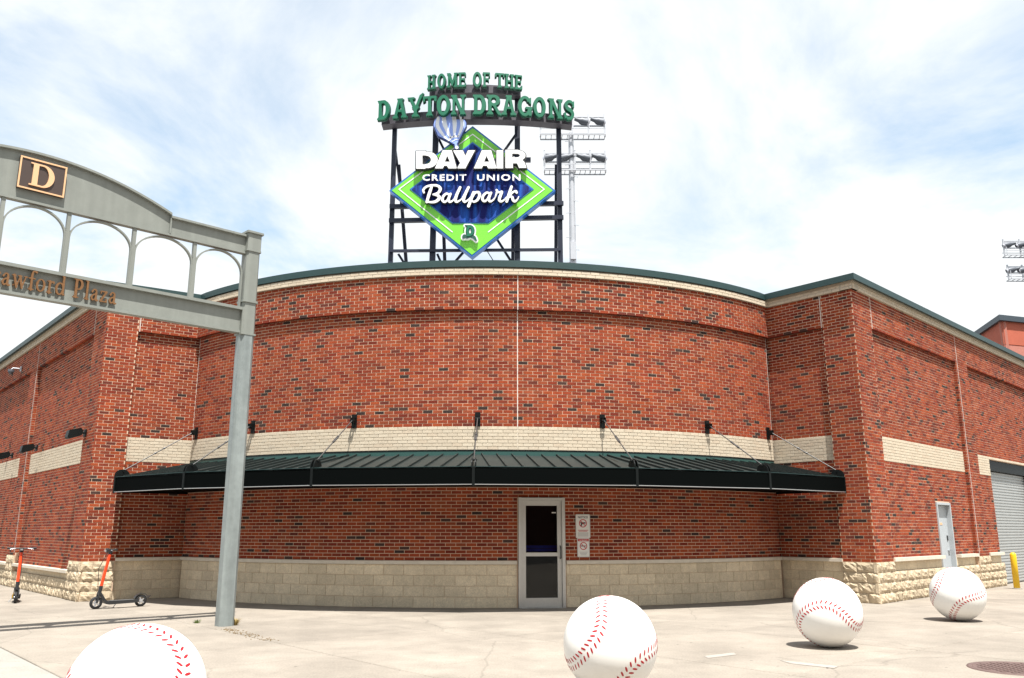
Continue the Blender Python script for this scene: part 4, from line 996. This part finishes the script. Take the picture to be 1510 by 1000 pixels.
# bronze lower-case lettering
xh = .62
SR = lambda x, y, w=.2: [('p', [(x - w / 2, y), (x + w / 2, y), (x + w / 2, y + .05), (x - w / 2, y + .05)])]
LC = {
 'C': (.74, [('c', [(.66, .80), (.52, .96), (.30, .95), (.12, .74), (.10, .46), (.22, .14), (.45, .04), (.68, .18)], [.07, .07, .10, .15, .15, .12, .08, .06]), ('p', [(.62, .70), (.70, .70), (.70, 1.0), (.64, .94)])]),
 'r': (.46, [('s', [(.18, 0), (.18, .60)], .13), ('c', [(.18, .44), (.28, .58), (.40, .57)], [.07, .08, .13])] + SR(.18, 0, .34) + SR(.12, .57, .2)),
 'a': (.56, [('c', [(.12, .47), (.22, .60), (.36, .56), (.38, .42), (.38, .08), (.52, .04)], [.11, .07, .10, .13, .13, .07]), ('c', [(.38, .38), (.18, .30), (.10, .16), (.20, .04), (.38, .14)], [.06, .09, .13, .08, .06])]),
 'w': (.90, [('s', [(.12, .60), (.30, .02)], .13), ('s', [(.30, .02), (.46, .58)], .06), ('s', [(.46, .58), (.62, .02)], .13), ('s', [(.62, .02), (.80, .60)], .06)] + SR(.12, .57, .26) + SR(.46, .57, .24) + SR(.80, .57, .22)),
 'f': (.40, [('c', [(.20, 0), (.20, .75), (.28, .97), (.44, .93)], [.13, .13, .08, .12]), ('s', [(.04, .58), (.38, .58)], .06)] + SR(.20, 0, .34)),
 'o': (.62, [('e', .31, .31, .28, .33), ('-e', .31, .31, .15, .27)]),
 'd': (.66, [('e', .28, .31, .26, .33), ('-e', .30, .31, .14, .26), ('s', [(.50, .06), (.50, .98)], .13), ('p', [(.38, .95), (.56, .95), (.56, 1.0), (.38, 1.0)]), ('p', [(.50, 0), (.64, 0), (.64, .05), (.50, .05)])]),
 'P': (.66, [('s', [(.18, .04), (.18, .96)], .15), ('e', .34, .71, .27, .29), ('-e', .32, .71, .13, .22), ('-p', [(-.3, 0), (.10, 0), (.10, 1), (-.3, 1)]), ('s', [(.18, .04), (.18, .96)], .15), ('p', [(.1, .95), (.34, .95), (.34, 1), (.1, 1)])] + SR(.18, 0, .36) + SR(.14, .95, .3)),
 'l': (.34, [('s', [(.17, .03), (.17, .97)], .13)] + SR(.17, 0, .32) + SR(.12, .95, .2)),
 'z': (.54, [('s', [(.08, .57), (.46, .57)], .07), ('s', [(.43, .56), (.09, .05)], .12), ('s', [(.06, .04), (.48, .04)], .07), ('p', [(.05, .60), (.10, .60), (.12, .44), (.05, .44)]), ('p', [(.50, 0), (.44, 0), (.42, .18), (.50, .18)])])}
txt = 'Crawford Plaza'; adv = [LC[c][0] + .045 if c != ' ' else .42 for c in txt]; sc = 1.56 / sum(adv[2:]); x = 0; cache_l = {}
for c, a in zip(txt, adv):
    if c != ' ':
        if c not in cache_l: cache_l[c] = shape_mesh('name_letter', LC[c][1], .03, .02, 0, (sc, .285)); cache_l[c].materials.append(M_gold)
        link('name_letter', cache_l[c], gt, matrix=gm(2.12 + sum(adv) * sc - x * sc, 4.775, .055))
        mb = MB(); gbox(mb, 2.12 + sum(adv) * sc - (x + .15) * sc - .01, 2.12 + sum(adv) * sc - (x + .15) * sc + .01, 4.80, 4.82, .034, .040); mb.build('letter_standoff', M_gold, gt, matrix=GI)
    x += a

# ------------------------------------------------------------------ giant baseballs
BD = .855
def seam(T, A=.46):
    a = pi / 2 - (pi / 2 - A) * cos(T); b = T / 2 + A * sin(2 * T); return Vector((sin(a) * cos(b), sin(a) * sin(b), cos(a)))
def make_ball_mesh():
    mb = MB(); R = BD / 2; n, m = 72, 40
    vs = [(0, 0, R)] + [(R * sin(pi * j / m) * cos(2 * pi * i / n), R * sin(pi * j / m) * sin(2 * pi * i / n), R * cos(pi * j / m)) for j in range(1, m) for i in range(n)] + [(0, 0, -R)]
    fs = [(0, 1 + i, 1 + (i + 1) % n) for i in range(n)] + [(1 + (j - 1) * n + i, 1 + j * n + i, 1 + j * n + (i + 1) % n, 1 + (j - 1) * n + (i + 1) % n) for j in range(1, m - 1) for i in range(n)] + [(len(vs) - 1, 1 + (m - 2) * n + (i + 1) % n, 1 + (m - 2) * n + i) for i in range(n)]
    mb.add(vs, fs, True); return mb.mesh('ball_body')
def make_stitches():
    R = BD / 2; mb = MB(); Ts = np.linspace(0, 4 * pi, 4001); P = [seam(t) for t in Ts]
    cum = [0]
    for a, b in zip(P[:-1], P[1:]): cum.append(cum[-1] + (b - a).length)
    nst = 92
    for k in range(nst):
        t = np.interp(cum[-1] * k / nst, cum, Ts); p = seam(t); tg = (seam(t + .003) - seam(t - .003)).normalized(); sd = p.cross(tg).normalized()
        for s_ in (-1, 1):
            a = (p + sd * s_ * .026 + tg * .014); b = (p + sd * s_ * .128 - tg * .042)
            pts = [(a.lerp(b, q)).normalized() for q in (0, .33, .66, 1)]
            d_ = (pts[-1] - pts[0]).normalized(); w_ = p.cross(d_).normalized() * .021
            vs = []
            for q_, wk in zip(pts, (.6, 1, 1, .6)):
                for o_, hgt in ((-1, 1.0), (0, 1.006), (1, 1.0)): vs.append((q_ * hgt + w_ * o_ * wk) * R * 1.0008)
            fs = [(3 * i + j, 3 * i + j + 1, 3 * i + j + 4, 3 * i + j + 3) for i in range(3) for j in range(2)]
            mb.add(vs, fs, True)
    return mb.mesh('stitching')
ball_me, stitch_me = make_ball_mesh(), make_stitches(); ball_me.materials.append(M_white); stitch_me.materials.append(M_red)
from mathutils import Quaternion
for (x, y), qt, lab in (((-2.39, 5.75), (-0.0948, 0.669, -0.5198, 0.5228), 'giant white baseball nearest the camera, cut off by the bottom left edge'),
                        ((.90, 8.20), (-0.7114, 0.48, 0.0589, 0.51), 'giant white baseball in front of the glass entrance door'),
                        ((4.04, 11.37), (-0.4763, -0.2613, -0.7929, -0.2761), 'giant white baseball with arched seam, between the other two on the right'),
                        ((7.38, 14.63), (-0.7646, -0.1362, -0.4603, -0.4301), 'giant white baseball farthest right, before the grey service door')):
    b = thing('giant_baseball', lab, 'baseball', (x, y, 0), 0, 'giant baseballs standing on the plaza')
    M = Quaternion(qt).to_matrix().to_4x4()
    M.translation = (0, 0, BD / 2)
    link('ball_body', ball_me, b, matrix=M); so = link('stitching', stitch_me, b, matrix=M); so['kind'] = 'stuff'

# ------------------------------------------------------------------ scooters
def scooter(loc, heading, lab, steer=0.0):
    t = thing('electric_scooter', lab, 'scooter', loc, heading, 'electric scooters by the brick pier')
    WB, RWH = .84, .115
    def wheel(x, name):
        pr = [(RWH - .045, -.022), (RWH - .012, -.026), (RWH, -.012), (RWH, .012), (RWH - .012, .026), (RWH - .045, .022), (RWH - .045, -.022)]
        w = lathe(pr, 28).build(name, M_blk, t, matrix=Matrix.Translation((x, 0, RWH)) @ Matrix.Rotation(pi / 2, 4, 'X'))
        mb = MB(); mb.tube([(0, 0, -.03), (0, 0, .03)], .028, 12)
        for k in range(5): mb.bar((cos(k * 1.2566) * .02, sin(k * 1.2566) * .02, 0), (cos(k * 1.2566) * .072, sin(k * 1.2566) * .072, 0), .022, .03)
        mb.build('hub', M_silver, w)
        return w
    wheel(WB / 2, 'front_wheel'); wheel(-WB / 2, 'rear_wheel')
    mb = MB(); prof = [(-.36, .10), (-.30, .085), (.20, .075), (.27, .10), (.30, .16), (.26, .165), (.22, .135), (-.30, .145), (-.36, .14)]
    vs = [(x, s_ * .075, z) for s_ in (-1, 1) for x, z in prof]; k = len(prof)
    mb.add(vs, [tuple(range(k)), tuple(range(k, 2 * k))[::-1]] + [(i, k + i, k + (i + 1) % k, (i + 1) % k) for i in range(k)]); mb.build('deck', M_blkp, t)
    mb = MB(); mb.box((-.05, 0, .1425), (.46, .13, .006)); mb.build('deck_mat', mat('grip tape', (.09, .09, .09), .9), t)
    hx, hz, tx, tz = WB / 2 - .045, .30, .245, 1.06
    mb = MB(); mb.bar((.27, 0, .15), (hx - .0, 0, .30), .06, .05); mb.build('neck', M_blkp, t)
    mb = MB()
    for s_ in (-1, 1): mb.bar((WB / 2, s_ * .045, RWH), (hx + .005, s_ * .04, .30), .014, .035)
    mb.box((hx + .003, 0, .285), (.05, .1, .05)); mb.build('fork', M_blkp, t)
    mb = MB(); mb.bar((WB / 2 + .002, -.057, .105), (hx + .012, -.05, .20), .006, .03); mb.build('reflector', mat('amber reflector', (.7, .4, .01), .3), t)
    dr = Vector((tx - hx, 0, tz - hz))
    mb = MB(); mb.tube([Vector((hx, 0, hz - .02)), Vector((hx, 0, hz)) + dr * .16], .034, 14); mb.build('stem_base', M_blkp, t)
    mb = MB(); mb.tube([Vector((hx, 0, hz)) + dr * .16, Vector((hx, 0, hz)) + dr * .93], .029, 14); mb.build('stem', M_orange, t)
    mb = MB(); mb.tube([Vector((hx, 0, hz)) + dr * .93, Vector((hx, 0, hz)) + dr * 1.0], .034, 12); mb.box((tx + .03, 0, tz + .01), (.12, .075, .06)); mb.build('head_unit', M_blkp, t)
    mb = MB(); mb.tube([(tx - .01, -.24, tz + .035), (tx, -.12, tz + .03), (tx, .12, tz + .03), (tx - .01, .24, tz + .035)], .013, 10); hb = mb.build('handlebar', M_blkp, t)
    for s_ in (-1, 1):
        mb = MB(); mb.tube([(tx - .012, s_ * .15, tz + .034), (tx - .016, s_ * .27, tz + .035)], .02, 10); mb.build('grip', M_blk, hb)
        mb = MB(); mb.tube([(tx + .03, s_ * .11, tz + .03), (tx + .05, s_ * .17, tz + .02), (tx + .045, s_ * .22, tz + .015)], .006, 6); mb.build('brake_lever', M_silver, hb)
    mb = MB(); mb.box((tx + .085, 0, tz + .01), (.02, .05, .035)); mb.build('headlight', M_silver, t)
    mb = MB(); n_ = 9; a0, a1 = radians(20), radians(165)
    for k in range(n_):
        p_ = [Vector((-WB / 2 + (RWH + .022) * cos(a0 + (a1 - a0) * (k + j) / n_), 0, RWH + (RWH + .022) * sin(a0 + (a1 - a0) * (k + j) / n_))) for j in (0, 1)]; mb.bar(p_[0], p_[1], .075, .008, (p_[0] + p_[1]) / 2 - Vector((-WB / 2, 0, RWH)))
    mb.bar((-WB / 2 - .13, 0, .165), (-WB / 2 - .175, 0, .20), .06, .01); mb.build('rear_fender', M_blkp, t)
    mb = MB(); mb.box((-WB / 2 + .05, -.05, .115), (.09, .02, .03)); mb.build('tail_light', mat('tail red', (.4, .02, .03), .4), t)
    mb = MB(); mb.tube([(.02, -.07, .085), (.045, -.13, .004)], .008, 6); mb.build('kickstand', M_silver, t)
    mb = MB(); mb.tube([(tx + .06, .03, tz), (hx + .07, .04, .75), (hx + .05, .04, .36)], .006, 6); mb.build('brake_cable', M_blk, t)
    return t
f_, r_ = at_z(140, 898.5), at_z(207, 894.5); c_ = (f_ + r_) / 2
scooter((c_.x, c_.y, 0), atan2((f_ - r_).y, (f_ - r_).x), 'orange stemmed electric scooter standing side-on by the corner pier')
p_ = at_z(20, 889); scooter((p_.x - .1, p_.y + .25, 0), radians(-62), 'orange stemmed electric scooter seen end-on at the left edge')

# ------------------------------------------------------------------ wall lamps and security camera on the left flank
def wall_lamp(s, z, lab):
    fr = side_l; p = fr.pt(s, .01); d, n = fr.axes(s)
    t = thing('wall_floodlight', lab, 'wall lamp', (p[0], p[1], z), 0, 'floodlights on the shaded flank'); X = Vector((n[1], -n[0], 0)); Yv = Vector((n[0], n[1], 0)); Zv = Vector((0, 0, 1))
    def P(a, b, c): return X * a + Yv * b + Zv * c
    mb = MB(); mb.box(P(0, .012, 0), (.16, .03, .16), (X, Yv, Zv)); mb.build('wall_plate', M_steelb, t)
    mb = MB(); mb.tube([P(0, .02, 0), P(0, .16, .02)], .025, 8); mb.build('arm', M_steelb, t)
    prof = [(.10, -.06), (.36, -.15), (.39, -.12), (.36, .04), (.13, .10), (.08, .05)]; k = len(prof)
    vs = [P(s_ * .125, y, z_) for s_ in (-1, 1) for y, z_ in prof]; mb = MB(); mb.add(vs, [tuple(range(k)), tuple(range(k, 2 * k))[::-1]] + [(i, k + i, k + (i + 1) % k, (i + 1) % k) for i in range(k)]); mb.build('lamp_head', M_steelb, t)
    mb = MB(); a, b = P(0, .13, -.075), P(0, .345, -.15); mb.bar(a, b, .21, .01, (0, 0, 1)); mb.build('lens', mat('lamp lens', (.02, .02, .02), .2), t)
wall_lamp(.72, ZB1 + .10, 'black wall floodlight nearest the brick corner pier'); wall_lamp(5.3, ZB1 + .10, 'black wall floodlight on the left flank beside the light vertical joint'); wall_lamp(8.3, ZB1 + .10, 'black wall floodlight cut by the left edge of the picture')
p = side_l.pt(8.6, .02); d, n = side_l.axes(0); t = thing('security_camera', 'small grey security camera high on the left flank', 'camera', (p[0], p[1], 6.2)); X = Vector((n[1], -n[0], 0)); Yv = Vector((n[0], n[1], 0))
mb = MB(); mb.box(Yv * .01, (.10, .03, .16), (X, Yv, (0, 0, 1))); mb.tube([Yv * .02, Yv * .22, Yv * .26 - Vector((0, 0, .05))], .02, 8); mb.build('bracket', M_tower, t)
mb = MB(); mb.tube([Yv * .26 - Vector((0, 0, .05)), Yv * .26 - Vector((0, 0, .12))], [.09, .09], 12); mb.tube([Yv * .26 - Vector((0, 0, .12)), Yv * .26 - Vector((0, 0, .17)), Yv * .26 - Vector((0, 0, .20))], [.075, .06, .02], 12); mb.build('dome', M_lamp, t)

# ------------------------------------------------------------------ notice signs beside the door
def notice(u0, u1, v0, v1, lab, kind):
    um, vm = (u0 + u1) / 2, (v0 + v1) / 2; r = ray(um, vm); dd = r[:2]; A2 = dd @ dd; B2 = -2 * dd @ CC; C2 = CC @ CC - (RW + .012) ** 2; tt_ = (-B2 - sqrt(B2 * B2 - 4 * A2 * C2)) / (2 * A2)
    p = r * tt_; a = atan2(p[0] - CC[0], -(p[1] - CC[1])); k = p[1] / F / 1.0 * .985; w, h_ = (u1 - u0) * k, (v1 - v0) * k
    rt = Vector((cos(a), sin(a), 0)); o = Vector((p[0], p[1], p[2] + HC)); t = thing('notice_sign', lab, 'sign', o, 0, 'notices beside the entrance door'); t.matrix_world = frame_mat(o, rt, (0, 0, 1))
    def rr(w_, hh, r_): return [(x * (w_ / 2 - r_) + r_ * cos(b_ + q * pi / 8), y * (hh / 2 - r_) + r_ * sin(b_ + q * pi / 8)) for x, y, b_ in ((1, 1, 0), (-1, 1, pi / 2), (-1, -1, pi), (1, -1, 1.5 * pi)) for q in range(5)]
    def add(name, me, m, x=0, y=0, z=.007): return link(name, me, t, m, matrix=Matrix.Translation((x, y, z)))
    add('plate', loops_mesh('plate', [rr(w, h_, .022)], .006), M_sign, z=0)
    add('border', loops_mesh('border', [rr(w - .012, h_ - .012, .018), rr(w - .020, h_ - .020, .015)[::-1]], .001), M_signgry)
    R = w * (.27 if kind == 'gun' else .30); cy = h_ * (.12 if kind == 'gun' else .08)
    circ = lambda r_: [(r_ * cos(q * pi / 16), r_ * sin(q * pi / 16)) for q in range(32)]
    if kind == 'gun':
        add('heading', text_mesh('heading', 'NOTICE', w * .19, .001, off=.0012), M_signblk, 0, h_ * .335)
        add('pictogram', loops_mesh('pictogram', [[(-.055, .020), (.055, .020), (.055, -.004), (.006, -.008), (-.012, -.02), (-.028, -.055), (-.055, -.05), (-.035, -.004), (-.055, .0)]], .001), M_signblk, 0, cy)
        for j in range(2): add('red_line', loops_mesh('red_line', [rr(w * (.72 - .12 * j), h_ * .022, .002)], .001), M_signred, 0, -h_ * (.17 + .045 * j))
        for j in range(4): add('print_line', loops_mesh('print_line', [rr(w * .74, h_ * .02, .002)], .001), M_signgry, 0, -h_ * (.28 + .045 * j))
    else:
        add('banner', loops_mesh('banner', [rr(w * .88, h_ * .13, .008)], .001), M_signred, 0, h_ * .39)
        add('heading', text_mesh('heading', 'NO SMOKING', w * .105, .001, off=.0006), M_sign, 0, h_ * .36, .0085)
        add('pictogram', loops_mesh('pictogram', [[(-.055, .008), (.05, .008), (.05, -.008), (-.055, -.008)]], .001), M_signblk, 0, cy)
        for j in range(3): add('print_line', loops_mesh('print_line', [rr(w * (.66 - .1 * j), h_ * .022, .002)], .001), M_signgry, 0, -h_ * (.24 + .07 * j))
    add('red_ring', loops_mesh('red_ring', [circ(R), circ(R * .80)[::-1]], .001), M_signred, 0, cy, .0085)
    mb = MB(); mb.bar((-R * .64, R * .64, 0), (R * .64, -R * .64, 0), R * .18, .001); mb.build('red_slash', M_signred, t, matrix=Matrix.Translation((0, cy, .0105)))
notice(848.5, 870.5, 759, 793, 'white NOTICE sign with crossed-out gun above the smaller notice', 'gun')
notice(851, 869.5, 794, 821, 'smaller white notice with red banner and crossed-out cigarette', 'smoke')

# ------------------------------------------------------------------ bollard
q = side_r.pt(9.35, 0); bp_ = at_z(1500, 868.5)
t = thing('yellow_bollard', 'yellow steel bollard beside the roller door', 'bollard', (bp_.x, bp_.y, 0))
lathe([(.0, -.05), (.075, -.05), (.075, .84), (.068, .875), (.045, .90), (0, .91)], 20).build('bollard_post', M_yel, t); lathe([(.075, .0), (.11, .0), (.11, .02), (.077, .022)], 20).build('base_collar', M_conc2, t)

# ------------------------------------------------------------------ stadium light towers
def tower(u_pole, v_foot, Y, racks, lab, heads, wp):
    b = at_y(u_pole, v_foot, Y); t = thing('light_tower', lab, 'light tower', (b.x, Y, 0), 0, 'stadium light towers behind the building'); k = Y / F * 1.0
    zt = max(at_y(u_pole, v, Y).z for _, _, v, _ in racks) + .3
    mb = MB(); mb.tube([(0, 0, 0), (0, 0, zt * .6), (0, 0, zt)], [.36, .28, .20], 16); mb.build('pole', M_tower, t)
    mb = MB()
    for i in range(int(zt / 1.0)): mb.bar((-.50, -.1, i * 1.0 + .5), (-.1, -.2, i * 1.0 + .5), .04, .04) if i % 2 else mb.bar((.1, -.2, i * 1.0 + .5), (.50, -.1, i * 1.0 + .5), .04, .04)
    mb.build('climbing_pegs', M_tower, t)
    mb = MB(); mb.box((0, -.36, at_y(u_pole, 372, Y).z), (.42, .24, 1.4)); mb.build('ballast_box', M_tower, t)
    for u0, u1, vb, vt in racks:
        x0, x1 = at_y(u0, vb, Y).x - b.x, at_y(u1, vb, Y).x - b.x; z0, z1 = at_y(u_pole, vb, Y).z, at_y(u_pole, vt, Y).z
        mb = MB()
        for y_ in (-.45, .45): mb.bar((x0, y_, z0), (x1, y_, z0), .09, .09); mb.bar((x0, y_, z0 + .5), (x1, y_, z0 + .5), .05, .05)
        
        for i in range(13): mb.bar((x0 + (x1 - x0) * i / 12, -.45, z0 + .02), (x0 + (x1 - x0) * i / 12, .45, z0 + .02), .05, .05)
        mb.build('catwalk', M_tower, t)
        mb = MB(); n_ = 5
        for i in range(n_): x = x0 + (x1 - x0) * i / (n_ - 1) ; mb.bar((x, 0, z0), (x, 0, z1 + .1), .13, .13, (0, 1, 0)); mb.bar((x, -.45, z0), (x, -.45, z0 + .9), .05, .05, (0, 1, 0))
        for zz_ in (z0 + (z1 - z0) * .50, z0 + (z1 - z0) * .92): mb.bar((x0, 0, zz_), (x1, 0, zz_), .11, .11)
        mb.build('rack', M_tower, t)
        for i in range(heads):
            x = x0 + (x1 - x0) * (i + .5) / heads; zz_ = z0 + (z1 - z0) * .66; sx = 1 if i % 2 else -1
            mb = MB(); dirv = Vector((.80 * sx * 0 + (.9 if x > 0 else -.9), .25, -.18)).normalized(); p0 = Vector((x, -.1, zz_ + .1)) - dirv * .5
            mb.tube([p0, p0 + dirv * .35, p0 + dirv * .55, p0 + dirv * 1.05], [.14, .18, .29, .34], 12); fl = mb.build('floodlight', M_lamp, t)
            mb = MB(); mb.tube([p0 + dirv * 1.0, p0 + dirv * 1.22 - Vector((0, 0, .05))], [.30, .26], 12, False); mb.build('visor', M_lens, fl)
tower(845, 386, 62, [(797, 892, 202, 170), (803, 893, 254, 224)], 'tall galvanised floodlight tower seen behind the rooftop sign', 4, 8)
tower(1530, 500, 85, [(1482, 1578, 378, 354), (1488, 1574, 413, 392)], 'distant floodlight tower cut off by the right edge of the picture', 5, 8)

# ------------------------------------------------------------------ terracotta block beyond the right flank
K0, K1, K2 = at_y(1476, 466, 44), at_y(1421, 485, 50), at_y(1600, 468, 46)
tb = thing('terracotta_block', 'terracotta clad block with dark coping rising behind the right flank', 'building', (K0.x + 8, 52, 0)); TI = Matrix.Translation((-K0.x - 8, -52, 0))
ZTB = K0.z; d1 = unit(np.array([K1.x - K0.x, K1.y - K0.y])); d2 = unit(np.array([K2.x - K0.x, K2.y - K0.y]))
k0 = np.array([K0.x, K0.y]); k1 = k0 + d1 * 14; k2 = k0 + d2 * 16; k3 = k1 + d2 * 16
def wallp(a, b, z0, z1, o, m, name):
    d_ = unit(b - a); nn = np.array([d_[1], -d_[0]]); nn = nn if nn @ (np.array([0, 0]) - a) > 0 else -nn
    mb = MB(); mb.prism([a + nn * o, b + nn * o, b - nn * .2, a - nn * .2], z0, z1); mb.build(name, m, tb, matrix=TI)
wallp(k0, k1, 0, ZTB - .3, 0, M_terrap, 'wall'); wallp(k0, k2, 0, ZTB - .3, 0, M_terrap, 'wall'); wallp(k1, k3, 0, ZTB - .3, 0, M_terrap, 'wall'); wallp(k2, k3, 0, ZTB - .3, 0, M_terrap, 'wall')
for a, b in ((k0, k1), (k0, k2)):
    L_ = np.linalg.norm(b - a); d_ = unit(b - a); npn = int(L_ / 2.4)
    for i in range(npn):
        p0, p1 = a + d_ * (i * L_ / npn + .012), a + d_ * ((i + 1) * L_ / npn - .012)
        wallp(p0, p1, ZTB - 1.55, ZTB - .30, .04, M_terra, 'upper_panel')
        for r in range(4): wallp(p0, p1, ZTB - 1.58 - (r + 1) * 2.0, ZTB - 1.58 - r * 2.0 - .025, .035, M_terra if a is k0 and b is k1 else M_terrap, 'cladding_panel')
mb = MB(); mb.prism([k0 - (d1 + d2) * .25, k1 + d1 * .2 - d2 * .25, k3 + (d1 + d2) * .2, k2 + d2 * .2 - d1 * .25][::-1], ZTB - .3, ZTB); mb.build('coping', M_dkcop, tb, matrix=TI)

# ------------------------------------------------------------------ ground, paving, small ground things
mb = MB(); mb.add([(-900, -900, -.03), (900, -900, -.03), (900, 900, -.03), (-900, 900, -.03)], [(0, 1, 2, 3)]); g = mb.build('ground', M_ground); g['kind'] = 'structure'
plz = thing('plaza', kind='structure')
ca = radians(40.5); BU, AV = np.array([cos(ca), sin(ca)]), np.array([-sin(ca), cos(ca)]); U0, V0, SL = 5.31, 5.17, 2.86
slab_me = {}
def slab_mesh(m):
    if m.name not in slab_me:
        h_ = SL / 2 - .009; e = .008; mb = MB()
        vs = [(sx * h_, sy * h_, -.028) for sx, sy in ((-1, -1), (1, -1), (1, 1), (-1, 1))] + [(sx * h_, sy * h_, -e) for sx, sy in ((-1, -1), (1, -1), (1, 1), (-1, 1))] + [(sx * (h_ - e), sy * (h_ - e), 0) for sx, sy in ((-1, -1), (1, -1), (1, 1), (-1, 1))]
        mb.add(vs, [(8, 9, 10, 11)] + [(a, (a + 1) % 4, 4 + (a + 1) % 4, 4 + a) for a in range(4)] + [(4 + a, 4 + (a + 1) % 4, 8 + (a + 1) % 4, 8 + a) for a in range(4)])
        slab_me[m.name] = mb.mesh('paving_slab'); slab_me[m.name].materials.append(m)
    return slab_me[m.name]
for i in range(-14, 14):
    for j in range(-9, 13):
        u, v = U0 + (i + .5) * SL, V0 + (j + .5) * SL; p = BU * u + AV * v
        if not (-21 < p[0] < 23 and -3.5 < p[1] < 31): continue
        if np.linalg.norm(p - CC) < 7.6 or (p[1] > 22.5 + abs(p[0] - AX) * 1.0 - 6.0 and abs(p[0] - AX) < p[1] - 14.5 and p[1] > 21.5): continue
        m = M_conc2 if u < U0 - SL and v < 20 else M_conc
        link('paving_slab', slab_mesh(m), plz, loc=(p[0], p[1], random.uniform(-.0015, .0015)), rotz=ca)
# paint marks left on the paving
def mark(name, pts, lab):
    mb = MB(); P = [at_z(u, v) for u, v in pts]; mb.prism([(p.x, p.y) for p in P], .0035, .0045); o = mb.build(name, M_chalk); tag(o, kind='structure')
mark('paint_mark', [(1038, 968), (1082, 963), (1086, 966), (1044, 971)], ''); mark('paint_mark', [(1150, 974), (1236, 983), (1230, 986), (1166, 979)], '')
# cast iron cover
mc = at_z(1500, 986.5); t = thing('manhole_cover', 'round rusty iron manhole cover at the bottom right edge', 'manhole cover', (mc.x + .02, mc.y, 0))
lathe([(0, .006), (.44, .006), (.45, .004), (.45, -.02)], 40).build('cover_plate', M_iron, t); lathe([(.455, -.02), (.455, .008), (.50, .008), (.505, -.02)], 40).build('cover_frame', M_iron, t)
mb = MB()
for i in range(-5, 6):
    for j in range(-5, 6):
        if hypot(i, j) < 5.3: mb.box((i * .075, j * .075, .008), (.045, .045, .006))
mb.build('tread_pattern', M_iron, t)['kind'] = 'stuff'
# weeds and grit by the gate post and along the joint
def tuft(name, cx, cy, n_, hgt, m, lab):
    mb = MB()
    for _ in range(n_):
        a = random.uniform(0, 2 * pi); r_ = random.uniform(0, .05); l = hgt * random.uniform(.5, 1.1); lean = random.uniform(.2, 1.0); b = Vector((cx + r_ * cos(a), cy + r_ * sin(a), -.005)); tip = b + Vector((cos(a) * l * lean, sin(a) * l * lean, l)); midp = b.lerp(tip, .55) + Vector((0, 0, l * .12)); w_ = Vector((-sin(a), cos(a), 0)) * .005
        mb.add([b - w_, b + w_, midp + w_ * .8, midp - w_ * .8, tip], [(0, 1, 2, 3), (3, 2, 4)])
    o = mb.build(name, m); tag(o, lab, 'weeds', kind='stuff')
pw = at_z(346, 922); tuft('dry_weed', pw.x, pw.y, 60, .12, M_weed, 'dry yellow weed tuft at the foot of the gate post')
pw = at_z(290, 919); tuft('green_weed', pw.x, pw.y, 40, .07, M_weedg, 'small green weeds left of the gate post foot')
mb = MB(); a, b = at_z(332, 928), at_z(400, 945)
for _ in range(160):
    q = a.lerp(b, random.random() ** 1.6) + Vector((random.gauss(0, .06), random.gauss(0, .06), .004)); s_ = random.uniform(.006, .025); mb.box(q, (s_, s_ * random.uniform(.3, 1), .006), ((cos(q.x * 99), sin(q.x * 99), 0), (-sin(q.x * 99), cos(q.x * 99), 0), (0, 0, 1)))
tag(mb.build('grit', mat('leaf litter', (.20, .14, .07), .9, noise=.3, nscale=40)), 'brown grit and leaf crumbs along the paving joint', 'litter', kind='stuff')

# ------------------------------------------------------------------ warehouses added unseen behind the camera to darken door reflection and cut low sky
for (x0, x1, zt, m, lab, cols) in ((-46, -9, 13.0, mat('street brick brown', (.13, .075, .055), .9, noise=.15, nscale=3), 'long brown brick warehouse added out of view across the street', 9), (-8.4, 17, 16.0, mat('street brick red', (.17, .07, .05), .9, noise=.15, nscale=3), 'taller red brick warehouse added out of view across the street', 6), (17.6, 52, 12.0, mat('street render', (.20, .18, .15), .9, noise=.1, nscale=3), 'low tan warehouse added out of view across the street', 8)):
    t = thing('added_warehouse', lab, 'building', ((x0 + x1) / 2, -30, 0), 0, 'unseen warehouses added across the street')
    w_ = x1 - x0; mb = MB(); mb.box((0, 0, zt / 2), (w_, 12, zt)); mb.build('wall', m, t); mb = MB(); mb.box((0, 0, zt + .2), (w_ + .3, 12.3, .4)); mb.build('coping', M_roof, t)
    for i in range(cols):
        for k in range(int(zt // 3.6)):
            x = -w_ / 2 + (i + .5) * w_ / cols; z = 2.0 + k * 3.5
            mb = MB(); mb.box((x, 6.02, z), (1.7, .08, 2.0)); wn = mb.build('window', M_dark, t); mb = MB(); mb.box((x, 6.08, z - 1.06), (1.9, .16, .1)); mb.box((x, 6.07, z), (.06, .03, 1.98)); mb.build('sill_and_bar', M_cap, wn)
